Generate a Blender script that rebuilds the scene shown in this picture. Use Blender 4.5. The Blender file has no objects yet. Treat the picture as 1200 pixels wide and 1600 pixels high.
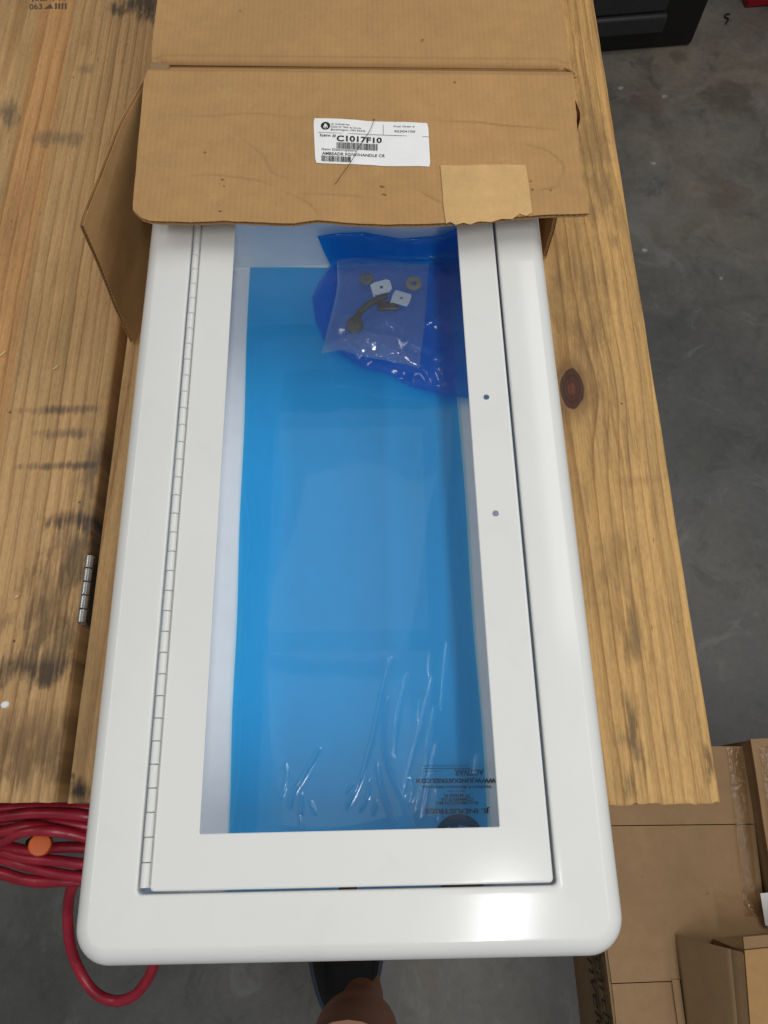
import bpy, bmesh, math, random
import numpy as np
from mathutils import Vector, Matrix, Euler
from mathutils import noise as mnoise
rnd = random.Random(7)
scene = bpy.context.scene
COL = scene.collection

# ------------------------------------------------------------------ camera
CAMH = 1.60
CM = np.array([[0.99957469, 0.02039178, 0.0208475],
               [-0.01150182, 0.9325979, -0.36073378],
               [-0.02679834, 0.36034058, 0.9324358]])
cam = bpy.data.cameras.new("camera")
cam.sensor_fit = 'VERTICAL'; cam.sensor_height = 24.0; cam.lens = 24.0 * 1200 / 1600
cam.clip_start = 0.02; cam.clip_end = 60
camo = bpy.data.objects.new("camera", cam); COL.objects.link(camo)
camo.matrix_world = Matrix(((*CM[0], 0), (*CM[1], 0), (*CM[2], CAMH), (0, 0, 0, 1)))
scene.camera = camo

# ------------------------------------------------------------------ light
scene.view_settings.view_transform = 'Standard'
scene.view_settings.look = 'None'
scene.view_settings.gamma = 1.0
scene.view_settings.exposure = 0.0
scene.view_settings.use_curve_mapping = False
W = bpy.data.worlds.new("World"); scene.world = W; W.use_nodes = True
W.node_tree.nodes['Background'].inputs['Color'].default_value = (0.90, 0.95, 1.0, 1)
W.node_tree.nodes['Background'].inputs['Strength'].default_value = 0.20
def area(name, loc, target, sx, sy, power, col=(1, 1, 1), spread=180):
    l = bpy.data.lights.new(name, 'AREA'); l.shape = 'RECTANGLE'; l.size = sx; l.size_y = sy
    l.energy = power; l.color = col; l.spread = math.radians(spread)
    o = bpy.data.objects.new(name, l); COL.objects.link(o)
    z = (Vector(loc) - Vector(target)).normalized(); y = Vector((0, 1, 0)); y = (y - z * y.dot(z)).normalized(); x = y.cross(z)   # long side runs along the bench
    o.matrix_world = Matrix(((x.x, y.x, z.x, loc[0]), (x.y, y.y, z.y, loc[1]), (x.z, y.z, z.z, loc[2]), (0, 0, 0, 1)))
    return o
area("ceiling_panel_light", (1.02, 1.15, 2.65), (0.45, 0.70, 0.9), 0.80, 1.35, 15.5, (1.0, 0.985, 0.955))
area("ceiling_tube_light", (-1.60, 0.60, 2.60), (-0.5, 0.5, 0.9), 0.08, 1.8, 9, (1.0, 0.97, 0.92))
area("wall_tube_light", (1.62, 0.25, 2.35), (0.3, 0.3, 0.9), 0.08, 1.5, 6, (1.0, 0.98, 0.95))
area("ceiling_lamp", (0.245, -0.72, 2.60), (0.22, -0.60, 0), 0.10, 1.10, 14, (0.985, 0.99, 1.0))
area("reflection_panel", (-0.19, 0.96, 3.05), (-0.19, 0.96, 0), 0.56, 0.78, 0.22, (0.86, 1.0, 1.0))  # dim overhead panels added for the pale bands mirrored in the window pane
area("reflection_panel", (-0.19, 0.19, 3.05), (-0.19, 0.19, 0), 0.56, 0.62, 0.18, (0.86, 1.0, 1.0))

scene.cycles.transparent_max_bounces = 24
scene.cycles.max_bounces = 10

# ------------------------------------------------------------------ helpers
def ray(u, v):
    return CM @ np.array([(u - 600) / 1200, -(v - 800) / 1200, -1.0])
def P(u, v, z):
    "point of the horizontal plane at height z that shows at photo pixel u, v"
    d = ray(u, v); t = (z - CAMH) / d[2]
    return np.array([d[0] * t, d[1] * t, z])
def PP(u, v, p0, n):
    d = ray(u, v); c = np.array([0, 0, CAMH]); t = np.dot(np.asarray(p0) - c, n) / np.dot(d, n)
    return c + d * t
FR = {}
def tag(o, label, cat, group=None):
    o['label'] = label; o['category'] = cat
    if group: o['group'] = group
    return o
def thing(name, label, cat, loc, rz=0.0, group=None):
    o = bpy.data.objects.new(name, None); COL.objects.link(o)
    o.location = loc; o.rotation_euler = (0, 0, rz); o.empty_display_size = .05
    FR[o.name] = Matrix.Translation(Vector(loc)) @ Matrix.Rotation(rz, 4, 'Z')
    return tag(o, label, cat, group)
def mk(name, verts, faces, mat, parent=None, local=False, smooth=False, angle=None):
    "one mesh object; verts in world coordinates unless local"
    v = np.asarray(verts, dtype=float)
    if parent is not None:
        fr = FR[parent.name]
        if not local:
            inv = np.array(fr.inverted()); v = v @ inv[:3, :3].T + inv[:3, 3]
    me = bpy.data.meshes.new(name); me.from_pydata(v.tolist(), [], [tuple(int(i) for i in f) for f in faces])
    me.update()
    if mat: me.materials.append(mat)
    if smooth:
        me.polygons.foreach_set('use_smooth', [True] * len(me.polygons))
        if angle is not None:
            try: me.set_sharp_from_angle(angle=math.radians(angle))
            except Exception: pass
    o = bpy.data.objects.new(name, me); COL.objects.link(o)
    if parent is not None:
        o.parent = parent; FR[o.name] = FR[parent.name]
    return o
def base_mesh(o, root):           # top-level single mesh: move its origin to a point
    c = Vector(root); o.data.transform(Matrix.Translation(-c)); o.location = c
class MB:
    def __init__(s): s.v = []; s.f = []
    def add(s, v, f):
        k = len(s.v); s.v += [tuple(map(float, p)) for p in v]; s.f += [tuple(int(i) + k for i in q) for q in f]
    def box(s, x0, x1, y0, y1, z0, z1):
        s.add([(x0, y0, z0), (x1, y0, z0), (x1, y1, z0), (x0, y1, z0), (x0, y0, z1), (x1, y0, z1), (x1, y1, z1), (x0, y1, z1)],
              [(0, 3, 2, 1), (4, 5, 6, 7), (0, 1, 5, 4), (1, 2, 6, 5), (2, 3, 7, 6), (3, 0, 4, 7)])
    def prism(s, top, zb):
        n = len(top); s.add([tuple(p) for p in top] + [(p[0], p[1], zb) for p in top],
              [tuple(range(n)), tuple(range(2 * n - 1, n - 1, -1))] + [(i, i + n, (i + 1) % n + n, (i + 1) % n) for i in range(n)])
    def tube(s, pts, r, n=10, caps=True):
        pts = [Vector(p) for p in pts]; m = len(pts); rr = r if hasattr(r, '__len__') else [r] * m
        up = Vector((0, 0, 1)); vs = []; prev = None
        for i, p in enumerate(pts):
            t = (pts[min(i + 1, m - 1)] - pts[max(i - 1, 0)]).normalized()
            if prev is None:
                a = up if abs(t.dot(up)) < .9 else Vector((1, 0, 0)); prev = (a - t * a.dot(t)).normalized()
            else: prev = (prev - t * prev.dot(t)).normalized()
            b = t.cross(prev)
            for k in range(n):
                an = 2 * math.pi * k / n; vs.append(p + (prev * math.cos(an) + b * math.sin(an)) * rr[i])
        fs = [(i * n + k, i * n + (k + 1) % n, (i + 1) * n + (k + 1) % n, (i + 1) * n + k) for i in range(m - 1) for k in range(n)]
        if caps: fs += [tuple(range(n - 1, -1, -1)), tuple((m - 1) * n + k for k in range(n))]
        s.add(vs, fs)
def spline(pts, n=12, closed=False):
    pts = [np.array(p, float) for p in pts]; out = []
    m = len(pts)
    for i in range(m - 1):
        p0 = pts[max(i - 1, 0)]; p1 = pts[i]; p2 = pts[i + 1]; p3 = pts[min(i + 2, m - 1)]
        for k in range(n):
            t = k / n
            out.append(.5 * (2 * p1 + (p2 - p0) * t + (2 * p0 - 5 * p1 + 4 * p2 - p3) * t * t + (3 * p1 - p0 - 3 * p2 + p3) * t ** 3))
    out.append(pts[-1]); return out
def grid_faces(nu, nv, k=0, flip=False):
    f = []
    for j in range(nv - 1):
        for i in range(nu - 1):
            a = k + j * nu + i; q = (a, a + 1, a + nu + 1, a + nu)
            f.append(q[::-1] if flip else q)
    return f
def bevel(o, w, seg=2, angle=40):
    m = o.modifiers.new("bevel", 'BEVEL'); m.width = w; m.segments = seg; m.limit_method = 'ANGLE'; m.angle_limit = math.radians(angle)
    o.data.polygons.foreach_set('use_smooth', [True] * len(o.data.polygons))
    try: o.data.set_sharp_from_angle(angle=math.radians(angle))
    except Exception: pass
    m.harden_normals = False
    return o
def sn(x, y, z=0.0, s=1.0, o=3):
    return mnoise.fractal(Vector((x * s, y * s, z)), 1.0, 2.0, o)

# ------------------------------------------------------------------ node helper
def lin(r, g, b):
    f = lambda c: (c / 255 / 12.92) if c / 255 <= .04045 else ((c / 255 + .055) / 1.055) ** 2.4
    return (f(r), f(g), f(b), 1)
class G:
    def __init__(s, name):
        s.m = bpy.data.materials.new(name); s.m.use_nodes = True; s.t = s.m.node_tree; s.t.nodes.clear()
        s.out = s.t.nodes.new('ShaderNodeOutputMaterial')
    def set(s, sock, v):
        if isinstance(v, bpy.types.NodeSocket): s.t.links.new(v, sock)
        elif v is not None: sock.default_value = v
    def n(s, typ, ins=None, **kw):
        nd = s.t.nodes.new('ShaderNode' + typ)
        for k, v in kw.items(): setattr(nd, k, v)
        for k, v in (ins or {}).items(): s.set(nd.inputs[k], v)
        return nd
    def m_(s, op, a, b=None, c=None, clamp=False):
        nd = s.n('Math', operation=op, use_clamp=clamp)
        for i, v in enumerate((a, b, c)):
            if v is not None: s.set(nd.inputs[i], v)
        return nd.outputs[0]
    def add(s, a, b): return s.m_('ADD', a, b)
    def sub(s, a, b): return s.m_('SUBTRACT', a, b)
    def mul(s, a, b): return s.m_('MULTIPLY', a, b)
    def coords(s, off=(0, 0, 0)):
        tc = s.n('TexCoord'); v = s.n('VectorMath', operation='ADD'); s.t.links.new(tc.outputs['Object'], v.inputs[0]); v.inputs[1].default_value = off
        x = s.n('SeparateXYZ', {0: v.outputs[0]}); return v.outputs[0], x.outputs[0], x.outputs[1], x.outputs[2]
    def comb(s, x, y, z=0.0): return s.n('CombineXYZ', {0: x, 1: y, 2: z}).outputs[0]
    def noise(s, vec, scale=1.0, detail=3.0, rough=.5, dist=0.0, col=False):
        nd = s.n('TexNoise', {'Vector': vec, 'Scale': scale, 'Detail': detail, 'Roughness': rough, 'Distortion': dist})
        return nd.outputs['Color' if col else 'Fac']
    def ramp(s, fac, stops, interp='LINEAR'):
        nd = s.n('ValToRGB', {0: fac}); r = nd.color_ramp; r.interpolation = interp
        while len(r.elements) < len(stops): r.elements.new(.5)
        for e, (p, c) in zip(r.elements, stops):
            e.position = p; e.color = c if hasattr(c, '__len__') else (c, c, c, 1)
        return nd.outputs[0]
    def mr(s, v, a, b, c=0.0, d=1.0, smooth=False):
        nd = s.n('MapRange', {0: v, 1: a, 2: b, 3: c, 4: d}); nd.clamp = True
        if smooth: nd.interpolation_type = 'SMOOTHSTEP'
        return nd.outputs[0]
    def mix(s, fac, a, b, blend='MIX'):
        nd = s.n('Mix', data_type='RGBA', blend_type=blend)
        s.set(nd.inputs[0], fac); s.set(nd.inputs[6], a); s.set(nd.inputs[7], b); return nd.outputs[2]
    def ell(s, X, Y, cx, cy, rx, ry, soft=1.0):
        a = s.mul(s.sub(X, cx), 1 / rx); b = s.mul(s.sub(Y, cy), 1 / ry)
        d = s.m_('SQRT', s.add(s.mul(a, a), s.mul(b, b))); return s.mr(d, 1.0, 1.0 - soft, 0, 1, True)
    def bump(s, h, strength=.3, dist=.001, nrm=None):
        nd = s.n('Bump', {'Strength': strength, 'Distance': dist, 'Height': h})
        if nrm is not None: s.set(nd.inputs['Normal'], nrm)
        return nd.outputs[0]
    def pbsdf(s, **ins):
        nd = s.n('BsdfPrincipled')
        for k, v in ins.items(): s.set(nd.inputs[k.replace('_', ' ')], v)
        return nd
    def end(s, sh):
        s.t.links.new(sh if isinstance(sh, bpy.types.NodeSocket) else sh.outputs[0], s.out.inputs[0]); return s.m
def plain(name, col, rough=.5, metal=0.0, spec=.5, var=.06, vscale=60, bumpv=0.0, bscale=300):
    g = G(name); v, x, y, z = g.coords(); nz = g.noise(v, vscale, 3)
    c = g.mix(1.0, col, g.ramp(nz, [(.3, 1 - var), (.7, 1 + var)]), 'MULTIPLY')
    kw = {}
    if bumpv: kw['Normal'] = g.bump(g.noise(v, bscale, 2), bumpv, .0004)
    return g.end(g.pbsdf(Base_Color=c, Roughness=g.mr(nz, .2, .8, rough * .92, rough * 1.08), Metallic=metal, Specular_IOR_Level=spec, **kw))

ZB = 0.88                  # bench top
ZF = CAMH - 0.5688         # cabinet face
AC = math.radians(0.635)   # cabinet turn

# ------------------------------------------------------------------ materials
def wood(name, off, px, zc, freq, early, late, seed, knots=(), stains=(), bands=(), dirt=.35, latek=.75, warp=.075, zv=.10, weather=.5):
    g = G(name); v, X, Y, Z = g.coords(off)
    w1 = g.sub(g.noise(g.comb(g.mul(X, 2.2), g.mul(Y, .9), seed), 1.0, 2), .5)
    w2 = g.sub(g.noise(g.comb(g.mul(X, 16), g.mul(Y, 3.2), seed + 3), 1.0, 2), .5)
    w3 = g.sub(g.noise(g.comb(g.mul(X, 60), g.mul(Y, 16), seed + 5), 1.0, 2), .5)
    wx = g.add(g.sub(X, px), g.add(g.mul(w1, warp), g.add(g.mul(w2, .012), g.mul(w3, .0022))))
    kmask = None
    for kx, ky, kr in knots:
        dx = g.sub(X, kx); dy = g.mul(g.sub(Y, ky), .62)
        d2 = g.add(g.mul(dx, dx), g.mul(dy, dy)); d = g.m_('SQRT', d2)
        ex = g.m_('EXPONENT', g.mul(d2, -1 / (2 * (2.1 * kr) ** 2)))
        wx = g.sub(wx, g.mul(g.m_('DIVIDE', dx, g.add(d, kr * .4)), g.mul(ex, kr * 1.15)))
        dn = g.add(d, g.add(g.mul(w3, kr * .75), g.mul(w2, kr * .6)))
        body = g.mr(dn, kr * .92, kr * .80, 0, 1, True)
        halo = g.mul(g.mr(dn, kr * 1.9, kr * .85, 0, 1, True), .55)
        ringk = g.m_('SINE', g.mul(dn, 6.28 * 3.2 / kr))
        kc = g.mix(g.mr(ringk, -1, 1, 0, 1), lin(62, 34, 20), lin(78, 44, 26))
        core = g.mr(dn, kr * .30, kr * .15, 0, .6, True); kc = g.mix(core, kc, lin(112, 62, 42))
        rim = g.mul(g.mr(dn, kr * .70, kr * .85, 0, 1, True), body); kc = g.mix(g.mul(rim, .7), kc, lin(50, 28, 18))
        kmask = (body, halo, kc) if kmask is None else kmask
    zz = g.add(g.mul(g.sub(g.noise(g.comb(0.0, g.mul(Y, 1.1), seed + 9), 1.0, 1), .5), zv), zc)
    rad = g.m_('SQRT', g.add(g.mul(wx, wx), g.mul(zz, zz)))
    t = g.mul(rad, freq); fr = g.m_('FRACT', t); fl = g.m_('FLOOR', t)
    wn = g.n('TexWhiteNoise', noise_dimensions='1D'); g.t.links.new(g.add(fl, seed), wn.inputs['W']); rv = wn.outputs['Value']
    lt = g.ramp(fr, [(0, .0), (.50, .08), (.78, .42), (.90, 1.0), (.95, .75), (.985, .05), (1.0, 0.0)])
    fib = g.noise(g.comb(g.mul(X, 620), g.mul(Y, 11), seed), 1.0, 2)
    fib2 = g.noise(g.comb(g.mul(X, 170), g.mul(Y, 5), seed + 2), 1.0, 3)
    lk = g.mul(lt, g.mul(g.mr(rv, 0, 1, .45, 1.0), latek))
    c = g.mix(lk, early, late)
    c = g.mix(1.0, c, g.ramp(g.m_('FRACT', g.mul(rv, 7.13)), [(0, (.90, .89, .86, 1)), (1, (1.07, 1.06, 1.05, 1))]), 'MULTIPLY')
    c = g.mix(1.0, c, g.ramp(fib, [(.25, .84), (.75, 1.12)]), 'MULTIPLY')
    c = g.mix(1.0, c, g.ramp(fib2, [(.30, .86), (.62, 1.06)]), 'MULTIPLY')
    for (x0, y0, sl, wdt, colr, am) in bands:
        dxb = g.sub(g.sub(X, x0), g.mul(g.sub(Y, y0), sl))
        mb = g.mr(g.m_('ABSOLUTE', g.add(dxb, g.mul(w2, .012))), wdt, wdt * .82, 0, am, True)
        c = g.mix(mb, c, g.mix(1.0, c, colr, 'MULTIPLY'))
    # handling dirt: large uneven grey-brown bloom, streaky along the grain
    dn1 = g.noise(g.comb(g.mul(X, 9), g.mul(Y, 4), seed + 20), 1.0, 5, .62)
    dn2 = g.noise(g.comb(g.mul(X, 95), g.mul(Y, 16), seed + 21), 1.0, 4, .65)
    dm = g.mul(g.mr(dn1, .42, .72, 0, 1, True), g.mr(dn2, .34, .66, .15, 1))
    c = g.mix(g.mul(dm, dirt), c, lin(98, 74, 47))
    ws1 = g.noise(g.comb(g.mul(X, 210), g.mul(Y, 15), seed + 50), 1.0, 5, .68)
    ws2 = g.noise(g.comb(g.mul(X, 22), g.mul(Y, 7), seed + 51), 1.0, 4, .6)
    wm = g.mul(g.mr(ws1, .44, .66, 0, 1), g.mr(ws2, .38, .66, .12, 1, True))
    c = g.mix(g.mul(wm, weather), c, lin(112, 80, 45))
    lf = g.noise(g.comb(g.mul(X, 520), g.mul(Y, 130), seed + 52), 1.0, 3, .7)
    c = g.mix(1.0, c, g.ramp(lf, [(.28, .84), (.5, 1.0), (.72, 1.10)]), 'MULTIPLY')
    # small dark checks and specks
    ck = g.noise(g.comb(g.mul(X, 420), g.mul(Y, 60), seed + 30), 1.0, 2); ckm = g.noise(g.comb(g.mul(X, 14), g.mul(Y, 8), seed + 31), 1.0, 2)
    c = g.mix(g.mul(g.mr(ck, .70, .78, 0, .75), g.mr(ckm, .48, .62)), c, lin(78, 56, 34))
    vo = g.n('TexVoronoi', {'Vector': v, 'Scale': 46.0}); vo2 = g.mr(vo.outputs['Distance'], .085, .05, 0, .8)
    wn2 = g.n('SeparateColor', {0: vo.outputs['Color']}).outputs[0]
    c = g.mix(g.mul(vo2, g.m_('GREATER_THAN', wn2, .80)), c, lin(66, 44, 28))
    sn1 = g.noise(g.comb(g.mul(X, 48), g.mul(Y, 20), seed + 40), 1.0, 5, .62)
    sn2 = g.noise(g.comb(g.mul(X, 260), g.mul(Y, 22), seed + 41), 1.0, 3, .6)
    sn3 = g.noise(g.comb(g.mul(X, 30), g.mul(Y, 24), seed + 44), 1.0, 4, .6)
    for (cx_, cy_, rx, ry, colr, am) in stains:
        e = g.ell(g.add(X, g.mul(g.sub(sn3, .5), rx * 2.2)), g.add(Y, g.mul(g.sub(sn1, .5), ry * 1.6)), cx_, cy_, rx * 1.25, ry * 1.25, 1.0)
        sm = g.mr(g.add(g.mul(e, .62), g.add(g.mul(g.sub(sn1, .5), .9), g.mul(g.sub(sn2, .5), 1.1))), .12, .62, 0, am)
        c = g.mix(g.mul(sm, g.mr(e, 0.0, .35)), c, colr)
    bh = g.add(g.mul(lt, .6), g.add(g.mul(fib, .6), g.mul(fib2, .4)))
    if kmask:
        c = g.mix(kmask[1], c, lin(96, 66, 36)); c = g.mix(kmask[0], c, kmask[2])
    return g.end(g.pbsdf(Base_Color=c, Roughness=g.mr(fib2, .2, .8, .52, .72), Specular_IOR_Level=.35, Normal=g.bump(bh, .55, .0009)))

def cardboard(name, base, seed=0., dark=.12, rough=.86, wear=False):
    g = G(name); v, X, Y, Z = g.coords()
    n1 = g.noise(v, 6.0 + seed, 4); n2 = g.noise(v, 55.0, 4, .6); n3 = g.noise(v, 900.0, 2)
    c = g.mix(1.0, base, g.ramp(n1, [(.3, (1 - dark, 1 - dark, 1 - dark * 1.15, 1)), (.7, (1.05, 1.05, 1.05, 1))]), 'MULTIPLY')
    c = g.mix(1.0, c, g.ramp(n2, [(.3, .94), (.7, 1.05)]), 'MULTIPLY')
    c = g.mix(1.0, c, g.ramp(n3, [(.3, .93), (.7, 1.06)]), 'MULTIPLY')
    vo = g.n('TexVoronoi', {'Vector': v, 'Scale': 38.0}); wn2 = g.n('SeparateColor', {0: vo.outputs['Color']}).outputs[1]
    c = g.mix(g.mul(g.mr(vo.outputs['Distance'], .075, .04, 0, .55), g.m_('GREATER_THAN', wn2, .86)), c, lin(84, 56, 28))
    pale = g.noise(v, 24.0 + seed, 5, .7); c = g.mix(g.mr(pale, .64, .74, 0, .16), c, lin(214, 186, 140))
    fz = g.m_('SINE', g.mul(X, 6.2832 / .0052)) if wear else None
    if wear: c = g.mix(1.0, c, g.mr(fz, -1, 1, .972, 1.018), 'MULTIPLY')
    if wear: c = g.mix(g.n('Attribute', attribute_name='wear').outputs['Fac'], c, lin(112, 76, 38))
    bl = g.noise(v, 3.2, 4, .6, .8); c = g.mix(g.mr(bl, .50, .68, 0, .30), c, g.mix(1.0, c, (.80, .78, .74, 1), 'MULTIPLY'))
    return g.end(g.pbsdf(Base_Color=c, Roughness=rough, Specular_IOR_Level=.3, Normal=g.bump(g.add(g.add(n3, g.mul(n2, 1.4)), g.mul(fz, .12) if wear else 0.0), .30, .0007)))

BO = (0.0, 0.85, 0.0)       # workbench base point
xy = lambda u, v, z=ZB: tuple(P(u, v, z)[:2])
INK = lin(40, 38, 40); GREY = lin(74, 66, 56)
sl = []
def stain(u, v, ru, rv, colr=INK, am=.85):
    c = xy(u, v); k = np.linalg.norm(P(u + ru, v, ZB) - P(u, v, ZB)); k2 = np.linalg.norm(P(u, v + rv, ZB) - P(u, v, ZB))
    return (c[0], c[1], k, k2, colr, am * .95)
left_st = [stain(235, 5, 62, 48, lin(64, 58, 50), .92), stain(150, 745, 34, 110, lin(58, 56, 58), .62), stain(120, 815, 70, 24, lin(40, 40, 46), .85), stain(112, 868, 62, 66, lin(56, 50, 46), .68),
           stain(60, 1045, 105, 36, lin(36, 36, 38), .88), stain(80, 960, 75, 110, lin(80, 62, 44), .78), stain(95, 640, 82, 10, lin(56, 56, 60), .7), stain(105, 728, 90, 10, lin(50, 50, 56), .72),
           stain(110, 676, 62, 12, lin(56, 56, 60), .6), stain(12, 178, 26, 34, lin(84, 74, 66), .75), stain(90, 215, 60, 16, lin(98, 88, 74), .6), stain(40, 1170, 120, 100, lin(88, 66, 44), .72),
           stain(130, 108, 20, 12, lin(110, 100, 84), .5)]
right_st = [stain(985, 1150, 24, 110, lin(74, 62, 44), .80), stain(1108, 1190, 10, 34, lin(78, 58, 38), .8), stain(930, 240, 34, 180, lin(104, 84, 56), .55),
            stain(905, 470, 70, 120, lin(112, 88, 54), .45), stain(960, 880, 50, 90, lin(112, 88, 56), .45), stain(990, 1010, 20, 80, lin(92, 76, 50), .6), stain(1000, 750, 40, 12, lin(120, 56, 52), .28)]
k1 = xy(892, 608); k1r = np.linalg.norm(P(918, 608, ZB) - P(892, 608, ZB))
b0 = xy(80, 60)
M_WL = wood('pine_left', BO, -0.505, 0.06, 84, lin(203, 164, 113), lin(158, 113, 66), 3.1, (), left_st,
            bands=[(b0[0], b0[1], -.02, .026, (.98, .80, .66, 1), .70)], dirt=.34, warp=.022, zv=.03, weather=.24, latek=.75)
M_WM = wood('pine_middle', BO, -0.36, 0.05, 60, lin(190, 152, 102), lin(150, 108, 60), 8.7, (), [stain(121, 1236, 22, 26, lin(24, 19, 15), 1.0), stain(112, 1215, 10, 10, lin(40, 28, 20), .9), stain(118, 1070, 14, 8, lin(90, 64, 38), .7), stain(140, 905, 12, 10, lin(70, 50, 32), .7)], dirt=.40)
M_WR = wood('pine_right', BO, 0.165, 0.022, 92, lin(208, 166, 104), lin(156, 110, 58), 5.3, [(k1[0], k1[1], k1r)], right_st, dirt=.55, latek=.85, weather=.62)
M_LEG = wood('leg_timber', BO, 0.3, 0.08, 80, lin(190, 150, 98), lin(150, 108, 62), 12.0, (), (), dirt=.3)
M_CB = cardboard('kraft_board', lin(180, 140, 92), 0.0, .10)
M_CBF = cardboard('kraft_board_worn', lin(180, 140, 92), 0.0, .10, wear=True)
M_CB2 = cardboard('kraft_board_floor', lin(158, 126, 90), 1.5, .14, .7)
M_CB3 = cardboard('kraft_board_side', lin(152, 124, 90), 2.5, .14, .8)
M_PATCH = cardboard('kraft_tape', lin(206, 168, 114), 3.0, .08, .75)
def floor_mat():
    g = G('stained_concrete'); v, X, Y, Z = g.coords()
    n1 = g.noise(v, 1.6, 5, .6); n2 = g.noise(v, 7.5, 6, .65, .6); n3 = g.noise(v, 60.0, 4, .6); n4 = g.noise(v, 420.0, 2)
    c = g.ramp(n1, [(.28, lin(80, 80, 79)), (.5, lin(93, 92, 89)), (.72, lin(110, 105, 96))])
    c = g.mix(1.0, c, g.ramp(n2, [(.28, .70), (.5, 1.0), (.72, 1.22)]), 'MULTIPLY')
    c = g.mix(1.0, c, g.ramp(n3, [(.3, .90), (.7, 1.08)]), 'MULTIPLY')
    c = g.mix(1.0, c, g.ramp(n4, [(.3, .90), (.7, 1.08)]), 'MULTIPLY')
    nA = g.noise(g.comb(X, Y, 7.0), 9.0, 4, .6); nB = g.noise(g.comb(X, Y, 17.0), 9.0, 4, .6)
    # brownish wear on the far side, with brighter far light painted in
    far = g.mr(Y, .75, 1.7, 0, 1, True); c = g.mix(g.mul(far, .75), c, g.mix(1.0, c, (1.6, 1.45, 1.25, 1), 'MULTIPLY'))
    for (u, vv, r, colr, am) in [(1150, 160, .10, lin(70, 62, 48), .7), (1130, 300, .08, lin(84, 72, 56), .55), (1010, 150, .07, lin(92, 62, 56), .5), (1060, 90, .03, lin(70, 62, 50), .6), (1010, 520, .14, lin(60, 64, 64), .5), (1090, 690, .12, lin(74, 74, 68), .5), (1000, 320, .16, lin(112, 116, 120), .4)]:
        p = P(u, vv, 0); e = g.ell(g.add(X, g.mul(g.sub(nA, .5), r * 3)), g.add(Y, g.mul(g.sub(nB, .5), r * 3)), p[0], p[1], r * 1.2, r * 1.5, 1.0)
        c = g.mix(g.mr(g.add(e, g.mul(g.sub(n2, .5), 1.2)), .15, .8, 0, am * .8, True), c, colr) if False else g.mix(g.mul(g.mr(g.add(g.mul(e, .8), g.mul(g.sub(n2, .5), 1.3)), .1, .7, 0, am * .8, True), g.mr(e, 0, .4)), c, colr)
    vo = g.n('TexVoronoi', {'Vector': v, 'Scale': 17.0}); vc = g.n('SeparateColor', {0: vo.outputs['Color']}); p = P(1020, 280, 0)
    e = g.ell(X, Y, p[0] + .06, p[1], .42, .75, .7)
    sp = g.mul(g.mr(g.add(vo.outputs['Distance'], g.mul(g.sub(n3, .5), .45)), .16, .04, 0, .75), g.m_('GREATER_THAN', g.add(g.mul(vc.outputs[0], .8), g.mul(e, .36)), .93))
    c = g.mix(sp, c, lin(196, 194, 188))
    vo3 = g.n('TexVoronoi', {'Vector': v, 'Scale': 70.0}); vc3 = g.n('SeparateColor', {0: vo3.outputs['Color']})
    c = g.mix(g.mul(g.mr(vo3.outputs['Distance'], .10, .05, 0, .6), g.m_('GREATER_THAN', vc3.outputs[0], .94)), c, lin(40, 38, 36))
    fl = g.noise(g.comb(g.mul(X, 8), g.mul(Y, 8), 4.0), 1.0, 8, .72, 1.2)
    c = g.mix(g.mr(fl, .56, .66, 0, .35), c, lin(132, 132, 128)); c = g.mix(g.mr(fl, .44, .36, 0, .40), c, lin(60, 60, 60))
    return g.end(g.pbsdf(Base_Color=c, Roughness=g.mr(n2, .3, .7, .36, .62), Specular_IOR_Level=.4, Normal=g.bump(g.add(n3, n4), .15, .0008)))
def paint_mat():
    g = G('white_enamel'); v, X, Y, Z = g.coords()
    n = g.noise(v, 9.0, 3); pe = g.noise(v, 700.0, 2); sp = g.n('TexVoronoi', {'Vector': v, 'Scale': 22.0}); sc = g.n('SeparateColor', {0: sp.outputs['Color']}).outputs[0]
    c = g.mix(g.mr(n, .3, .7), (.715, .712, .686, 1), (.740, .735, .706, 1))
    sm = g.noise(v, 26.0, 5, .65, .5); c = g.mix(g.mr(sm, .56, .72, 0, .30), c, (.66, .655, .62, 1))
    c = g.mix(g.mul(g.mr(sp.outputs['Distance'], .035, .02, 0, .6), g.m_('GREATER_THAN', sc, .93)), c, lin(120, 112, 100))
    return g.end(g.pbsdf(Base_Color=c, Roughness=g.mr(n, .2, .8, .12, .17), Specular_IOR_Level=.29, Normal=g.bump(pe, .07, .0003)))
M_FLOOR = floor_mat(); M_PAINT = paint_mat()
M_TUB = plain('tub_enamel', (.82, .85, .89, 1), .3, var=.02)
M_METAL = plain('steel', (.46, .46, .45, 1), .36, 1.0, var=.12, vscale=90)
M_DARKM = plain('dark_bronze', lin(104, 84, 60), .38, .5, var=.2)
M_BLACKP = plain('black_plastic', lin(14, 14, 14), .55, var=.15, bumpv=.2, bscale=500)
M_GREYP = plain('charcoal_plastic', lin(44, 45, 46), .5, var=.12, bumpv=.2, bscale=500)
M_RED = plain('red_paint', lin(150, 12, 22), .35, var=.1)
M_ORANGE = plain('orange_rubber', lin(214, 98, 34), .55, var=.08, bumpv=.2)
M_BLACK = plain('black_ink', lin(22, 21, 22), .6, var=.05)
M_INKFADE = plain('faded_stamp_ink', lin(92, 74, 56), .7, var=.3, vscale=500)
M_WHITE = plain('white_paper', lin(236, 236, 234), .7, var=.02)
M_GAP = plain('gap_brown', lin(60, 44, 34), .7)  # brown for the blocks added in the door gap
M_SKIN = None
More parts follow.
